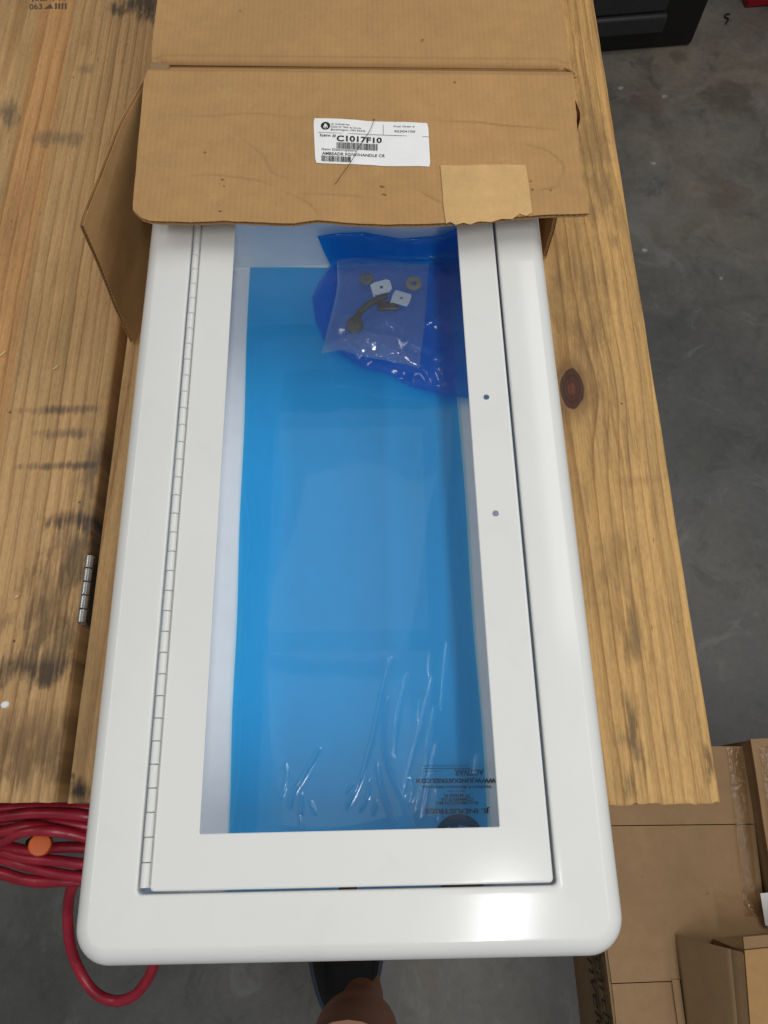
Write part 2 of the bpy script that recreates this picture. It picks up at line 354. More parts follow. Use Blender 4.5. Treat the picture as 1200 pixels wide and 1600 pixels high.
def glassy(name, tint, gloss_rough, ior=1.45, haze=0.0, hazecol=(.8, .85, .9, 1), bumpv=0.0, gl=1.0):
    "thin clear sheet: light goes straight through with a tint, the surface mirrors by Fresnel"
    g = G(name); tr = g.n('BsdfTransparent', {'Color': tint}); gs = g.n('BsdfGlossy', {'Color': (1, 1, 1, 1), 'Roughness': gloss_rough})
    geo = g.n('NewGeometry'); nsock = geo.outputs['Normal']
    if bumpv:
        v, X, Y, Z = g.coords(); nb = g.bump(g.noise(v, 90.0, 4, .6), bumpv, .002); g.set(gs.inputs['Normal'], nb); nsock = nb
    base = tr
    if haze:
        df = g.n('BsdfDiffuse', {'Color': hazecol}); mx0 = g.n('MixShader', {0: haze}); g.t.links.new(tr.outputs[0], mx0.inputs[1]); g.t.links.new(df.outputs[0], mx0.inputs[2]); base = mx0
    dt = g.n('VectorMath', operation='DOT_PRODUCT'); g.set(dt.inputs[0], geo.outputs['Incoming']); g.set(dt.inputs[1], nsock)
    f0 = ((ior - 1) / (ior + 1)) ** 2      # same mirror strength from both sides of the thin sheet
    fres = g.add(g.mul(g.m_('POWER', g.sub(1.0, g.m_('ABSOLUTE', dt.outputs['Value'], clamp=True)), 5.0), 1 - f0), f0)
    mx = g.n('MixShader', {0: g.m_('MULTIPLY', fres, gl, clamp=True)}); g.t.links.new(base.outputs[0], mx.inputs[1]); g.t.links.new(gs.outputs[0], mx.inputs[2])
    return g.end(mx)
M_PANE = glassy('acrylic', (.993, .997, .998, 1), .015)
M_FILM = glassy('blue_film', (.11, .70, 1.0, 1), .05, 1.55, .07, (.0, .40, 1.0, 1), 0.0, 2.6)
M_BAG = glassy('blue_poly', (.02, .71, .97, 1), .12, 1.5, .16, (.0, .34, .88, 1), .30, 1.0)
M_ZIP = glassy('clear_poly', (.95, .97, .98, 1), .08, 1.5, .07, (.60, .78, .95, 1), .35, 1.8)
M_LBL = glassy('clear_label', (.965, .972, .968, 1), .25, 1.3)
M_TAPE = glassy('packing_tape', (.86, .80, .70, 1), .12, 1.5, .0, (1, 1, 1, 1), .9)

# ------------------------------------------------------------------ setting
mb = MB(); N = 24; S = 4.0
vs = [(-S + 2 * S * i / N, -S + 2 * S * j / N + 1, 0) for j in range(N + 1) for i in range(N + 1)]
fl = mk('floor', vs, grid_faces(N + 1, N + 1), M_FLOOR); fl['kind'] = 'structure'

# ------------------------------------------------------------------ workbench
bench = thing('workbench', 'wooden workbench of worn pine boards under the white cabinet and box', 'workbench', BO)
TH = .038
def plank(x0, x1, y0, y1, mat, r_left=.002, r_right=.002, jag=.0, wav=.0, seed=0):
    "board with eased long edges and a rough sawn end, long way along y"
    prof = []
    for k in range(6):
        a = math.pi / 2 * k / 5; prof.append((x0 + r_left * (1 - math.sin(a)) if False else x0 + r_left - r_left * math.cos(a), ZB - r_left + r_left * math.sin(a)))
    nx = 60
    for k in range(1, nx): prof.append((x0 + r_left + (x1 - x0 - r_left - r_right) * k / nx, ZB))
    for k in range(6):
        a = math.pi / 2 * k / 5; prof.append((x1 - r_right + r_right * math.sin(a), ZB - r_right + r_right * math.cos(a)))
    prof += [(x1, ZB - TH), (x0, ZB - TH)]
    ys = [y0, y0 + .0015, y0 + .006] + list(np.linspace(y0 + .03, y1, 60)); n = len(prof); v = []
    for j, y in enumerate(ys):
        for i, (x, z) in enumerate(prof):
            dx = wav * sn(y * 9, seed) * (1 if abs(x - x1) < .01 or abs(x - x0) < .01 else 0)
            dy = (jag * mnoise.noise(Vector((x * 260, z * 40, seed))) + jag * .6 * mnoise.noise(Vector((x * 60, 0, seed)))) if j < 2 else 0
            dz = -.0008 if (j == 0 and z > ZB - .001) else 0
            v.append((x + dx, y + dy, z + dz))
    f = [(j * n + i, j * n + (i + 1) % n, (j + 1) * n + (i + 1) % n, (j + 1) * n + i) for j in range(len(ys) - 1) for i in range(n)]
    f = [q[::-1] for q in f] + [tuple(range(n)), tuple((len(ys) - 1) * n + i for i in range(n - 1, -1, -1))]
    return mk('plank', v, f, mat, bench, smooth=True, angle=50)
XR = .2735; XG = P(150, 900, ZB)[0]
plank(XG - .0105 - .40, XG - .0105, .009, 1.75, M_WL, .003, .0055, .0012, .0004, 1)
plank(XG - .0105 - .69, XG - .0105 - .402, .009, 1.75, M_WM, .003, .003, .0012, .0004, 4)
plank(XG, XG + .2865, .008, 1.75, M_WM, .0022, .002, .0012, .0006, 2)
plank(XG + .288, XR, .0015, 1.75, M_WR, .002, .0035, .0022, .0012, 3)
for yy in (.06, 1.64):
    mb = MB(); mb.box(XG - .66, XR - .03, yy, yy + .038, ZB - TH - .09, ZB - TH - .0005); mk('apron', mb.v, mb.f, M_LEG, bench)
for x in (XG - .62, XR - .14):
    for yy in (.0985, 1.55):
        mb = MB(); mb.box(x, x + .088, yy, yy + .0895, 0, ZB - TH - .001); bevel(mk('leg', mb.v, mb.f, M_LEG, bench), .003)
# butt hinge let into the joint between the boards
hp0 = P(138, 868, ZB + .001); hp1 = P(128, 974, ZB + .001)
hroot = None
mbh = MB(); hx = (hp0[0] + hp1[0]) / 2 + .0006; rH = .0042
mbh.box(hx - .0042, hx + .0030, hp1[1], hp0[1], ZB - .03, ZB - .004)
hinge = mk('hinge', mbh.v, mbh.f, M_METAL, bench)
L = (hp0[1] - hp1[1]) / 5
mbk = MB(); mbk.tube([(0, .0004, 0), (0, .0009, 0), (0, L - .0009, 0), (0, L - .0004, 0)], [rH * .88, rH, rH, rH * .88], 20)
for k in range(5):
    if k == 0:
        o0 = mk('hinge_knuckle', mbk.v, mbk.f, M_METAL, hinge, local=True, smooth=True, angle=40); o = o0
    else:
        o = o0.copy(); COL.objects.link(o); o.parent = hinge
    o.location = Vector((hx, hp1[1] + k * L, ZB + .0005)) - Vector(BO)

# ------------------------------------------------------------------ text helper
def text_mesh(s, shear=0.0, bold=0.0):
    cu = bpy.data.curves.new('lettering', 'FONT'); cu.body = s; cu.size = 1.0; cu.shear = shear; cu.offset = bold; cu.resolution_u = 3; cu.fill_mode = 'FRONT'
    ob = bpy.data.objects.new('lettering', cu); COL.objects.link(ob)
    bpy.context.view_layer.update()
    dg = bpy.context.evaluated_depsgraph_get(); me = bpy.data.meshes.new_from_object(ob.evaluated_get(dg))
    v = np.array([tuple(p.co) for p in me.vertices]); f = [tuple(p.vertices) for p in me.polygons]
    bpy.data.objects.remove(ob); bpy.data.curves.remove(cu); bpy.data.meshes.remove(me)
    return v[:, :2], f
def text_on(mbx, s, a, b, hpx, conform, shear=0., bold=0., capref=None):
    "letters run from pixel a to pixel b (baseline), hpx tall, laid on a real surface by conform(u, v)"
    v, f = text_mesh(s, shear, bold)
    v = v - v.min(0) * np.array([1, 0]); w = v[:, 0].max(); cap = .70
    a = np.array(a, float); b = np.array(b, float); ax = (b - a); up = np.array([ax[1], -ax[0]]); up = up / np.linalg.norm(up) * hpx / cap
    mbx.add([conform(*(a + ax * p[0] / w + up * p[1])) for p in v], f)
mbs = MB(); con = lambda u, v: P(u, v, ZB + .0003)
text_on(mbs, "063", (46, 15), (66, 14), 9, con, bold=.01)
mbs.add([con(68, 14), con(79, 6), con(83, 13)], [(0, 1, 2)])
for k in range(4): mbs.add([con(86 + k * 5, 5), con(89 + k * 5, 5), con(89 + k * 5, 14), con(86 + k * 5, 14)], [(0, 1, 2, 3)])
text_on(mbs, "KD HT", (50, 2), (107, 0), 7, con, bold=.01)
mk('grade_stamp', mbs.v, mbs.f, M_INKFADE, bench)

# ------------------------------------------------------------------ fire extinguisher cabinet
def rot2(x, y, a): return (x * math.cos(a) - y * math.sin(a), x * math.sin(a) + y * math.cos(a))
cxy = rot2(-.0418, .256, AC)
cab = thing('extinguisher_cabinet', 'white metal fire extinguisher cabinet with a long clear window, half out of its carton', 'cabinet', (cxy[0], cxy[1], ZB), AC)
zf = ZF - ZB
def rrect(hx, hy, r, n=8):
    pts = []
    for cx_, cy_, a0 in ((hx - r, hy - r, 0), (-hx + r, hy - r, 90), (-hx + r, -hy + r, 180), (hx - r, -hy + r, 270)):
        for k in range(n + 1):
            a = math.radians(a0 + 90 * k / n); pts.append((cx_ + r * math.cos(a), cy_ + r * math.sin(a)))
    return pts
def loops(ls, cap0=False, cap1=False):
    "ls: list of (loop of xy, z); bridged in order"
    n = len(ls[0][0]); v = [(x, y, z) for l, z in ls for x, y in l]
    f = [(j * n + i, j * n + (i + 1) % n, (j + 1) * n + (i + 1) % n, (j + 1) * n + i) for j in range(len(ls) - 1) for i in range(n)]
    if cap0: f.append(tuple(range(n - 1, -1, -1)))
    if cap1: f.append(tuple((len(ls) - 1) * n + i for i in range(n)))
    return v, f
HX, HY, RC = .1855, .3505, .026
# section of the rolled edge, walked inwards from the face: crown, tight bend, wide roll
thetas = [(0.0, 0.0)]; acc = []; d_, z_ = .0427, 0.0; th0 = math.radians(5.5)
for k in range(1, 11): d = .0427 - (.0427 - .0175) * k / 10; acc.append((d, -(.0427 - .0175) * th0 / 2 * (k / 10) ** 2))
d_, z_ = acc[-1]
for (a0, a1, rr_, m) in ((5.5, 24.0, .0050, 6), (24.0, 90.0, .0165, 14)):
    for k in range(m):
        am = math.radians(a0 + (a1 - a0) * (k + .5) / m); ds = rr_ * math.radians(a1 - a0) / m
        d_ -= ds * math.cos(am); z_ -= ds * math.sin(am); acc.append((d_, z_))
off_ = acc[-1][0]
prof = [(.0015, zf - .040), (0, zf - .0385)] + [(max(d - off_ * (1 - (d / .0427)) if d < .0427 else d, 0.0), zf + z) for d, z in acc[::-1]] + [(.0427, zf)]
for k in range(1, 7):
    a = math.pi / 2 * k / 6; prof.append((.0427 + .0020 * math.sin(a), zf - .0020 + .0020 * math.cos(a)))
prof += [(.0447, zf - .022)]
ls = [(rrect(HX - d, HY - d, max(RC - d, .0045 if d < .0427 else .0045 - (d - .0427) * .5), 10), z) for d, z in prof]
v, f = loops(ls)
mk('frame', v, f, M_PAINT, cab, local=True, smooth=True, angle=60)
# tub behind the frame (open box with wall thickness)
TX, TY, TB = .1415, .325, .0045
v, f = loops([(rrect(TX + .0012, TY + .0012, .002, 2), zf - .021), (rrect(TX + .0012, TY + .0012, .002, 2), TB - .0012)], cap1=False)
v2, f2 = loops([(rrect(TX, TY, .002, 2), zf - .021), (rrect(TX, TY, .002, 2), TB + .002), (rrect(TX - .002, TY - .002, .002, 2), TB)], cap1=True)
mb = MB(); mb.add(v, f + [tuple(range(12, 24))] if False else f); mb.add(v2, [q[::-1] for q in f2])
mk('tub', mb.v, mb.f, M_TUB, cab, local=True)
# door: folded sheet with a window cut-out
DX0, DX1, DY = -.1325, .1387, .3042
WX0, WX1, WY = -.1010, .1053, .269
def shift(pts, dx, dy=0): return [(x + dx, y + dy) for x, y in pts]
dcx, dhx = (DX0 + DX1) / 2, (DX1 - DX0) / 2; wcx, whx = (WX0 + WX1) / 2, (WX1 - WX0) / 2
zd = zf - .0006
dl = [(shift(rrect(dhx, DY, .0030), dcx), zd - .016)]
for k in range(6):
    a = math.pi / 2 * k / 5; e = .0018
    dl.append((shift(rrect(dhx - e + e * math.cos(a), DY - e + e * math.cos(a), .0030 - (e - e * math.cos(a)) * .9), dcx), zd - e + e * math.sin(a)))
dl += [(shift(rrect(dhx - .0026, DY - .0026, .001), dcx), zd), (shift(rrect(whx + .0006, WY + .0006, .0012), wcx), zd), (shift(rrect(whx, WY, .0010), wcx), zd - .0005), (shift(rrect(whx, WY, .0010), wcx), zd - .0014),
       (shift(rrect(dhx - .003, DY - .003, .001), dcx), zd - .0014), (shift(rrect(dhx - .0012, DY - .0012, .001), dcx), zd - .016)]
v, f = loops(dl)
n_ = len(dl[0][0]); f += [((len(dl) - 1) * n_ + i, (len(dl) - 1) * n_ + (i + 1) % n_, (i + 1) % n_, i) for i in range(n_)]
door = mk('door', v, f, M_PAINT, cab, local=True, smooth=True, angle=40)
inv = FR[cab.name].inverted()
holes = []
for (u, vv) in ((760, 620), (774.5, 802)):
    h = inv @ Vector(P(u, vv, ZF)); mbc = MB(); mbc.tube([(h.x, h.y, zf - .003), (h.x, h.y, zf + .004)], .0025, 20)
    c = mk('cutter', mbc.v, mbc.f, None, cab, local=True); holes.append((c, h))
    md = door.modifiers.new('b', 'BOOLEAN'); md.operation = 'DIFFERENCE'; md.object = c; md.solver = 'EXACT'
bpy.context.view_layer.update()
dg = bpy.context.evaluated_depsgraph_get(); me = bpy.data.meshes.new_from_object(door.evaluated_get(dg))
door.modifiers.clear(); door.data = me
try: me.set_sharp_from_angle(angle=math.radians(40))
except Exception: pass
for p_ in me.polygons:
    if p_.normal.z > .9999: p_.use_smooth = False
for c, h in holes:
    bpy.data.objects.remove(c)
    mbr = MB(); nn = 20
    for q, (ra, za) in enumerate([(.0025, zd - .0012), (.0025, zd + .0001), (.00265, zd + .00035), (.0031, zd + .00025), (.0034, zd + .00002)]):
        mbr.v += [(h.x + ra * math.cos(6.2832 * k / nn), h.y + ra * math.sin(6.2832 * k / nn), za) for k in range(nn)]
    mbr.f = [(q * nn + k, q * nn + (k + 1) % nn, (q + 1) * nn + (k + 1) % nn, (q + 1) * nn + k) for q in range(4) for k in range(nn)]
    mk('screw_hole_rim', mbr.v, mbr.f, M_PAINT, door, local=True, smooth=True)
mb = MB(); mb.box(WX0 - .012, WX1 + .012, -WY - .012, WY + .012, zd - .0062, zd - .0032)
mk('window_pane', mb.v, mb.f, M_PANE, door, local=True)
# continuous hinge
mb = MB(); mb.box(-.1400, -.1316, -.302, .302, zf - .0050, zf - .0040)
hg = mk('continuous_hinge', mb.v, mb.f, M_PAINT, cab, local=True)
KP = .0159; mbk = MB(); rk = .0030
mbk.tube([(0, .00025, 0), (0, .0006, 0), (0, KP - .0006, 0), (0, KP - .00025, 0)], [rk * .86, rk, rk, rk * .86], 16)
for k in range(38):
    if k == 0: o0 = mk('hinge_knuckle', mbk.v, mbk.f, M_PAINT, hg, local=True, smooth=True, angle=40); o = o0
    else: o = o0.copy(); COL.objects.link(o); o.parent = hg
    o.location = (-.1362 + .00012 * (k % 2), -.302 + k * KP, zf - .0012)
# brown blocks added in the gap under the door, for bench wood seen through
for (u0, u1) in ((528, 556), (690, 756)):
    a = inv @ Vector(P(u0, 1380, ZF)); b = inv @ Vector(P(u1, 1378, ZF)); mb = MB(); mb.box(a.x, b.x, -.3056, -.3030, zf - .013, zf - .006)
    mk('gap_block', mb.v, mb.f, M_GAP, cab, local=True)
# maker's label on the back of the tub, printed lettering
ZT = ZB + TB
conT = lambda u, v: P(u, v, ZT + .0009)
quad = [conT(640, 1192), conT(792, 1189), conT(800, 1350), conT(644, 1354)]
lab = mk('label', quad, [(0, 1, 2, 3)], M_LBL, cab)
mbt = MB(); conL = lambda u, v: P(u, v, ZT + .0013)
for s, uL, uR, vv, hh, bo in (("JL INDUSTRIES", 765, 665, 1263.5, 7.2, .03), ("BLOOMINGTON MN", 747, 682, 1252.0, 4.8, .018), ("COMMERCE CA", 740, 689, 1246.4, 4.8, .018), ("FT MYERS FL", 734, 693, 1240.2, 4.8, .018),
                              ("Made in USA", 727, 700, 1234.5, 3.2, 0), ("Installation & Maintenance Information:", 767, 660, 1227.5, 4.6, .02), ("WWW.JLINDUSTRIES.COM", 775, 650, 1216.5, 6.4, .04),
                              ("ACTIVAR", 756, 710, 1202.0, 9.6, .02), ("performance product solutions", 730, 661, 1195.5, 2.6, 0), ("an Activar company", 690, 661, 1204.0, 2.2, 0)):
    text_on(mbt, s, (uL, vv), (uR, vv + .4), hh, conL, bold=bo)
mbt.add([conL(661, 1200.3), conL(735, 1200.0), conL(735, 1200.9), conL(661, 1201.2)], [(0, 1, 2, 3)])
# round emblem: dark disc with a pale arched figure left clear
def ringpts(cu, cv, r, a0, a1, n): return [(cu + r * math.cos(math.radians(a0 + (a1 - a0) * k / n)), cv + r * math.sin(math.radians(a0 + (a1 - a0) * k / n)) * .96) for k in range(n + 1)]
cu, cv = 717, 1307
o_ = ringpts(cu, cv, 36.5, 180, 360, 28); i_ = [(u, max(v, 1284.5)) if False else (cu + (u - cu) * .86, min(max(cv + (v - cv) * .50, 1286), 1320)) for u, v in o_]
for k in range(28): mbt.add([conL(*o_[k]), conL(*o_[k + 1]), conL(*i_[k + 1]), conL(*i_[k])], [(0, 1, 2, 3)])
for (u0, u1) in ((688, 694), (703, 716), (734, 742)):
    mbt.add([conL(u0, 1287), conL(u1, 1287), conL(u1 + 3, 1330), conL(u0 - 1, 1330)], [(0, 1, 2, 3)])
mk('lettering', mbt.v, mbt.f, M_BLACK, lab)

# ------------------------------------------------------------------ loose blue film lying in the tub
def seg_d(px, py, a, b):
    ax, ay = a; bx, by = b; dx, dy = bx - ax, by - ay; L2 = dx * dx + dy * dy + 1e-12
    t = np.clip(((px - ax) * dx + (py - ay) * dy) / L2, 0, 1); return np.hypot(px - ax - t * dx, py - ay - t * dy), t
ZFI = ZT + .0032
zpx = lambda p: (400 + p[0] / 3, 950 + p[1] / 3)
WR = [[(628, 235), (600, 360), (575, 480), (540, 640), (490, 800), (430, 930)], [(615, 420), (598, 560), (605, 680), (640, 800), (690, 910), (740, 1040)], [(708, 310), (680, 430), (660, 560), (645, 690)],
      [(828, 320), (790, 480), (750, 640), (715, 760), (690, 880)], [(836, 470), (815, 580), (800, 720), (775, 850), (752, 960)], [(895, 160), (880, 330), (866, 470)], [(568, 735), (590, 850), (620, 940), (660, 1010)],
      [(298, 660), (230, 780), (180, 860), (162, 930)], [(140, 730), (147, 800), (118, 890)], [(215, 865), (215, 970)], [(845, 640), (830, 720), (803, 860), (778, 1000)], [(530, 805), (525, 880), (488, 950)], [(203, 970), (222, 1035)],
      [(256, 905), (278, 965)], [(725, 790), (735, 850), (722, 915)], [(460, 820), (425, 865)], [(845, 850), (862, 960), (855, 1020)], [(820, 200), (808, 310)], [(565, 900), (548, 965)], [(770, 430), (758, 530)], [(1035, 690), (1020, 790)]]
NU = 460; vrow = list(np.linspace(418, 960, 60)) + list(np.linspace(962, 1345, 460)); NV = len(vrow)
uu = np.zeros((NV, NU)); vv = np.zeros((NV, NU))
for j, y in enumerate(vrow):
    l = 390 + (357 - 390) * (y - 420) / 880; rr = 700 + (763 - 700) * (y - 420) / 870
    l += 1.0 * math.sin(y * .021); rr += 1.2 * math.sin(y * .017 + 1)
    uu[j] = np.linspace(l, rr, NU); vv[j] = y + .6 * math.sin(j * .2)
D = np.stack([CM[0, 0] * (uu - 600) / 1200 - CM[0, 1] * (vv - 800) / 1200 - CM[0, 2], CM[1, 0] * (uu - 600) / 1200 - CM[1, 1] * (vv - 800) / 1200 - CM[1, 2], CM[2, 0] * (uu - 600) / 1200 - CM[2, 1] * (vv - 800) / 1200 - CM[2, 2]], -1)
T = (ZFI - CAMH) / D[..., 2]; FX = D[..., 0] * T; FY = D[..., 1] * T
FZ = np.full_like(FX, ZFI) + .0005 * np.sin(FX * 47 + 2 * np.sin(FY * 12)) + .0004 * np.sin(FY * 31 + FX * 17)
for q, w in enumerate(WR):
    pts = spline([P(*zpx(p), ZFI)[:2] for p in w], 5); m = len(pts) - 1
    R0 = 40; SX, SY = FX[R0:], FY[R0:]; acc = np.zeros_like(SX); amp = (.0024 if len(w) > 3 else .0016) * (.85 + .3 * rnd.random()); sg = .0010 if len(w) > 3 else .0008
    for k in range(m):
        d, t = seg_d(SX, SY, pts[k], pts[k + 1]); s = (k + t) / m; acc = np.maximum(acc, np.exp(-(d / sg) ** 2 / 2) * np.sin(np.pi * np.clip(s * .93 + .05, 0, 1)) ** .6)
    FZ[R0:] += amp * acc
film = mk('blue_film', np.stack([FX, FY, FZ], -1).reshape(-1, 3), grid_faces(NU, NV, flip=True), M_FILM, smooth=True)
base_mesh(film, P(560, 900, ZT)); tag(film, 'translucent bright blue plastic film lying wrinkled behind the cabinet window', 'plastic film')

# ------------------------------------------------------------------ blue poly bag and bag of hardware in the tub
def coons(top, right, bottom, left, nu, nv):
    "pixel polylines (top, bottom run left to right; left, right run top to bottom) -> grid of pixels"
    def samp(pl, n):
        pl = np.array(pl, float); s = np.r_[0, np.cumsum(np.hypot(*np.diff(pl, axis=0).T))]; s /= s[-1]; t = np.linspace(0, 1, n)
        return np.stack([np.interp(t, s, pl[:, 0]), np.interp(t, s, pl[:, 1])], -1)
    A, B = samp(top, nu), samp(bottom, nu); C, Dd = samp(left, nv), samp(right, nv); out = np.zeros((nv, nu, 2))
    for j in range(nv):
        for i in range(nu):
            s = i / (nu - 1); t = j / (nv - 1)
            out[j, i] = (1 - t) * A[i] + t * B[i] + (1 - s) * C[j] + s * Dd[j] - ((1 - s) * (1 - t) * A[0] + s * (1 - t) * A[-1] + (1 - s) * t * B[0] + s * t * B[-1])
    return out
def ridged(x, y, z): return 1 - 2 * abs(mnoise.noise(Vector((x, y, z))))
def bag(name, g, zb, puff, crump, fr, mat, seed, extra=None):
    nv, nu, _ = g.shape; top = []; bot = []
    for j in range(nv):
        for i in range(nu):
            s = i / (nu - 1); t = j / (nv - 1); e = (max(0, min(1, 4 * min(s, 1 - s))) * max(0, min(1, 4 * min(t, 1 - t)))) ** .5
            u, v = g[j, i]; p = P(u, v, zb); c = crump * (.6 * ridged(p[0] * fr, p[1] * fr, seed) + .35 * ridged(p[0] * fr * 2.3 + 5, p[1] * fr * 1.6, seed + 4) + .5)
            z = zb + .001 + puff * e + c * (.35 + .65 * e)
            if extra: z += extra(s, t)
            dr = ray(u, v); yw = .573 + .012 * p[0]; zl = zb + .0008 * ridged(p[0] * 30, p[1] * 30, seed)
            zw = CAMH + dr[2] * (yw + .002) / dr[1] if dr[1] > 0 else 0; zl = max(zl, zw)   # leans on the end wall of the tub
            z = max(z, zl + (z - zb) * .55)
            top.append(P(u, v, z)); bot.append(P(u, v, zl))
    # the two sheets, welded round the rim
    n = nu * nv; f = grid_faces(nu, nv, flip=True) + grid_faces(nu, nv, n)
    rim = [i for i in range(nu)] + [j * nu + nu - 1 for j in range(1, nv)] + [(nv - 1) * nu + i for i in range(nu - 2, -1, -1)] + [j * nu for j in range(nv - 2, 0, -1)]
    f += [(rim[k], rim[(k + 1) % len(rim)], rim[(k + 1) % len(rim)] + n, rim[k] + n) for k in range(len(rim))]
    return mk(name, top + bot, f, mat, smooth=True)
g1 = coons([(496, 369), (530, 364), (570, 363), (626, 373), (690, 368), (738, 345)], [(738, 345), (741, 420), (748, 520), (755, 622)], [(545, 562), (571, 577), (604, 583), (642, 604), (686, 616), (728, 622), (755, 622)],
           [(496, 369), (505, 392), (516, 414), (499, 440), (488, 463), (493, 500), (506, 528), (520, 545), (545, 562)], 90, 70)
bb = bag('blue_bag', g1, ZFI + .004, .009, .012, 24, M_BAG, 2.0); base_mesh(bb, P(620, 480, ZFI))
tag(bb, 'crumpled dark blue plastic bag behind the top of the cabinet window', 'bag')
g2 = coons([(527, 405), (560, 402), (600, 405), (640, 409), (671, 411)], [(671, 411), (668, 470), (662, 530), (655, 575)], [(502, 553), (533, 547), (560, 556), (600, 563), (630, 569), (655, 575)], [(527, 405), (527, 440), (524, 460), (515, 500), (502, 553)], 60, 60)
ZH = ZFI + .0335
def zipx(s, t):
    r = .0016 * math.exp(-((t - .085) / .012) ** 2) + .0010 * math.exp(-((t - .045) / .008) ** 2)
    r += .0022 * math.exp(-((t - .93 + .05 * math.sin(s * 9)) / .02) ** 2) * (0.4 + .6 * math.sin(s * 14) ** 2)
    return r
zb_ = bag('zip_bag', g2, ZH, .013, .003, 34, M_ZIP, 6.0, zipx); base_mesh(zb_, P(590, 490, ZH))
tag(zb_, 'small clear zip bag of hardware lying on the blue plastic bag', 'zip bag')
HZ = ZH + .0035
def plate(px, py, w, h, ang, tilt, name, label):
    c = P(px, py, HZ + .004); o = thing(name, label, 'bracket', tuple(c)); mb = MB()
    o.rotation_euler = (math.radians(tilt), math.radians(-tilt * .5), math.radians(ang))
    n = 16; hole = [(.0019 * math.cos(6.2832 * k / n), .0019 * math.sin(6.2832 * k / n)) for k in range(n)]; sq = []
    for k in range(n):
        a = 6.2832 * k / n; m_ = max(abs(math.cos(a)) / (w / 2), abs(math.sin(a)) / (h / 2)); sq.append((math.cos(a) / m_, math.sin(a) / m_))
    t = .0008; v = [(x, y, t) for x, y in sq] + [(x, y, t) for x, y in hole] + [(x, y, -t) for x, y in sq] + [(x, y, -t) for x, y in hole]; f = []
    for k in range(n):
        q = (k + 1) % n; f += [(k, q, n + q, n + k), (2 * n + q, 2 * n + k, 3 * n + k, 3 * n + q), (q, k, 2 * n + k, 2 * n + q), (n + k, n + q, 3 * n + q, 3 * n + k)]
    mk('plate', v, f, M_TUB, o, local=True)
    mb.box(-w / 2, -w / 2 + .0016, -h / 2 + .0002, h / 2 - .0002, -.0115, -.0009); mk('bent_flange', mb.v, mb.f, M_TUB, o, local=True)
plate(596, 449, .0210, .0145, 14, 8, 'latch_bracket', 'small white bracket with a hole, nearer the left side inside the zip bag')
plate(627, 466, .0190, .0170, -18, -10, 'latch_bracket', 'small white bracket with a hole, right of the other bracket inside the zip bag')
for (u, v_, rr_, nm, lb) in ((573, 437, .0072, 'rubber_washer', 'round dull washer at the upper left inside the zip bag'), (646, 444, .0085, 'rubber_washer', 'round beige washer at the upper right inside the zip bag')):
    c = P(u, v_, HZ + .002); mb = MB(); n = 28
    ring = []
    for ra, za in ((rr_ * .35, 0), (rr_, 0), (rr_, .002), (rr_ * .9, .0026), (rr_ * .42, .0026), (rr_ * .35, .002)): ring += [(ra * math.cos(6.2832 * k / n), ra * math.sin(6.2832 * k / n), za) for k in range(n)]
    fs = [(q * n + k, q * n + (k + 1) % n, ((q + 1) % 6) * n + (k + 1) % n, ((q + 1) % 6) * n + k) for q in range(6) for k in range(n)]
    o = mk(nm, ring, fs, plain('washer_rubber_%d' % u, lin(124, 112, 88) if u < 600 else lin(150, 138, 110), .6), smooth=True, angle=40); o.location = c; tag(o, lb, 'washer', 'washers in the zip bag')
hd = thing('door_handle', 'dark bronze lever handle with a round knob inside the zip bag', 'handle', tuple(P(575, 490, HZ)))
mb = MB(); mb.tube([tuple(P(604, 462, HZ + .006)), tuple(P(592, 467, HZ + .007)), tuple(P(575, 476, HZ + .0075)), tuple(P(562, 488, HZ + .007)), tuple(P(556, 500, HZ + .006))], [.003, .0034, .0036, .0036, .004], 14)
mk('lever', mb.v, mb.f, M_DARKM, hd, smooth=True, angle=50)
mb = MB(); c = P(555, 511, HZ + .002); mb.tube([(c[0], c[1], c[2]), (c[0], c[1], c[2] + .001), (c[0], c[1], c[2] + .006), (c[0], c[1], c[2] + .0085), (c[0], c[1], c[2] + .0095)], [.0082, .0088, .0088, .0072, .004], 26)
mk('knob', mb.v, mb.f, M_DARKM, hd, smooth=True, angle=40)
mb = MB(); a = P(602, 478, HZ + .001); mb.box(a[0] - .008, a[0] + .014, a[1] - .006, a[1] + .004, HZ, HZ + .004); bevel(mk('mounting_base', mb.v, mb.f, M_DARKM, hd), .001)

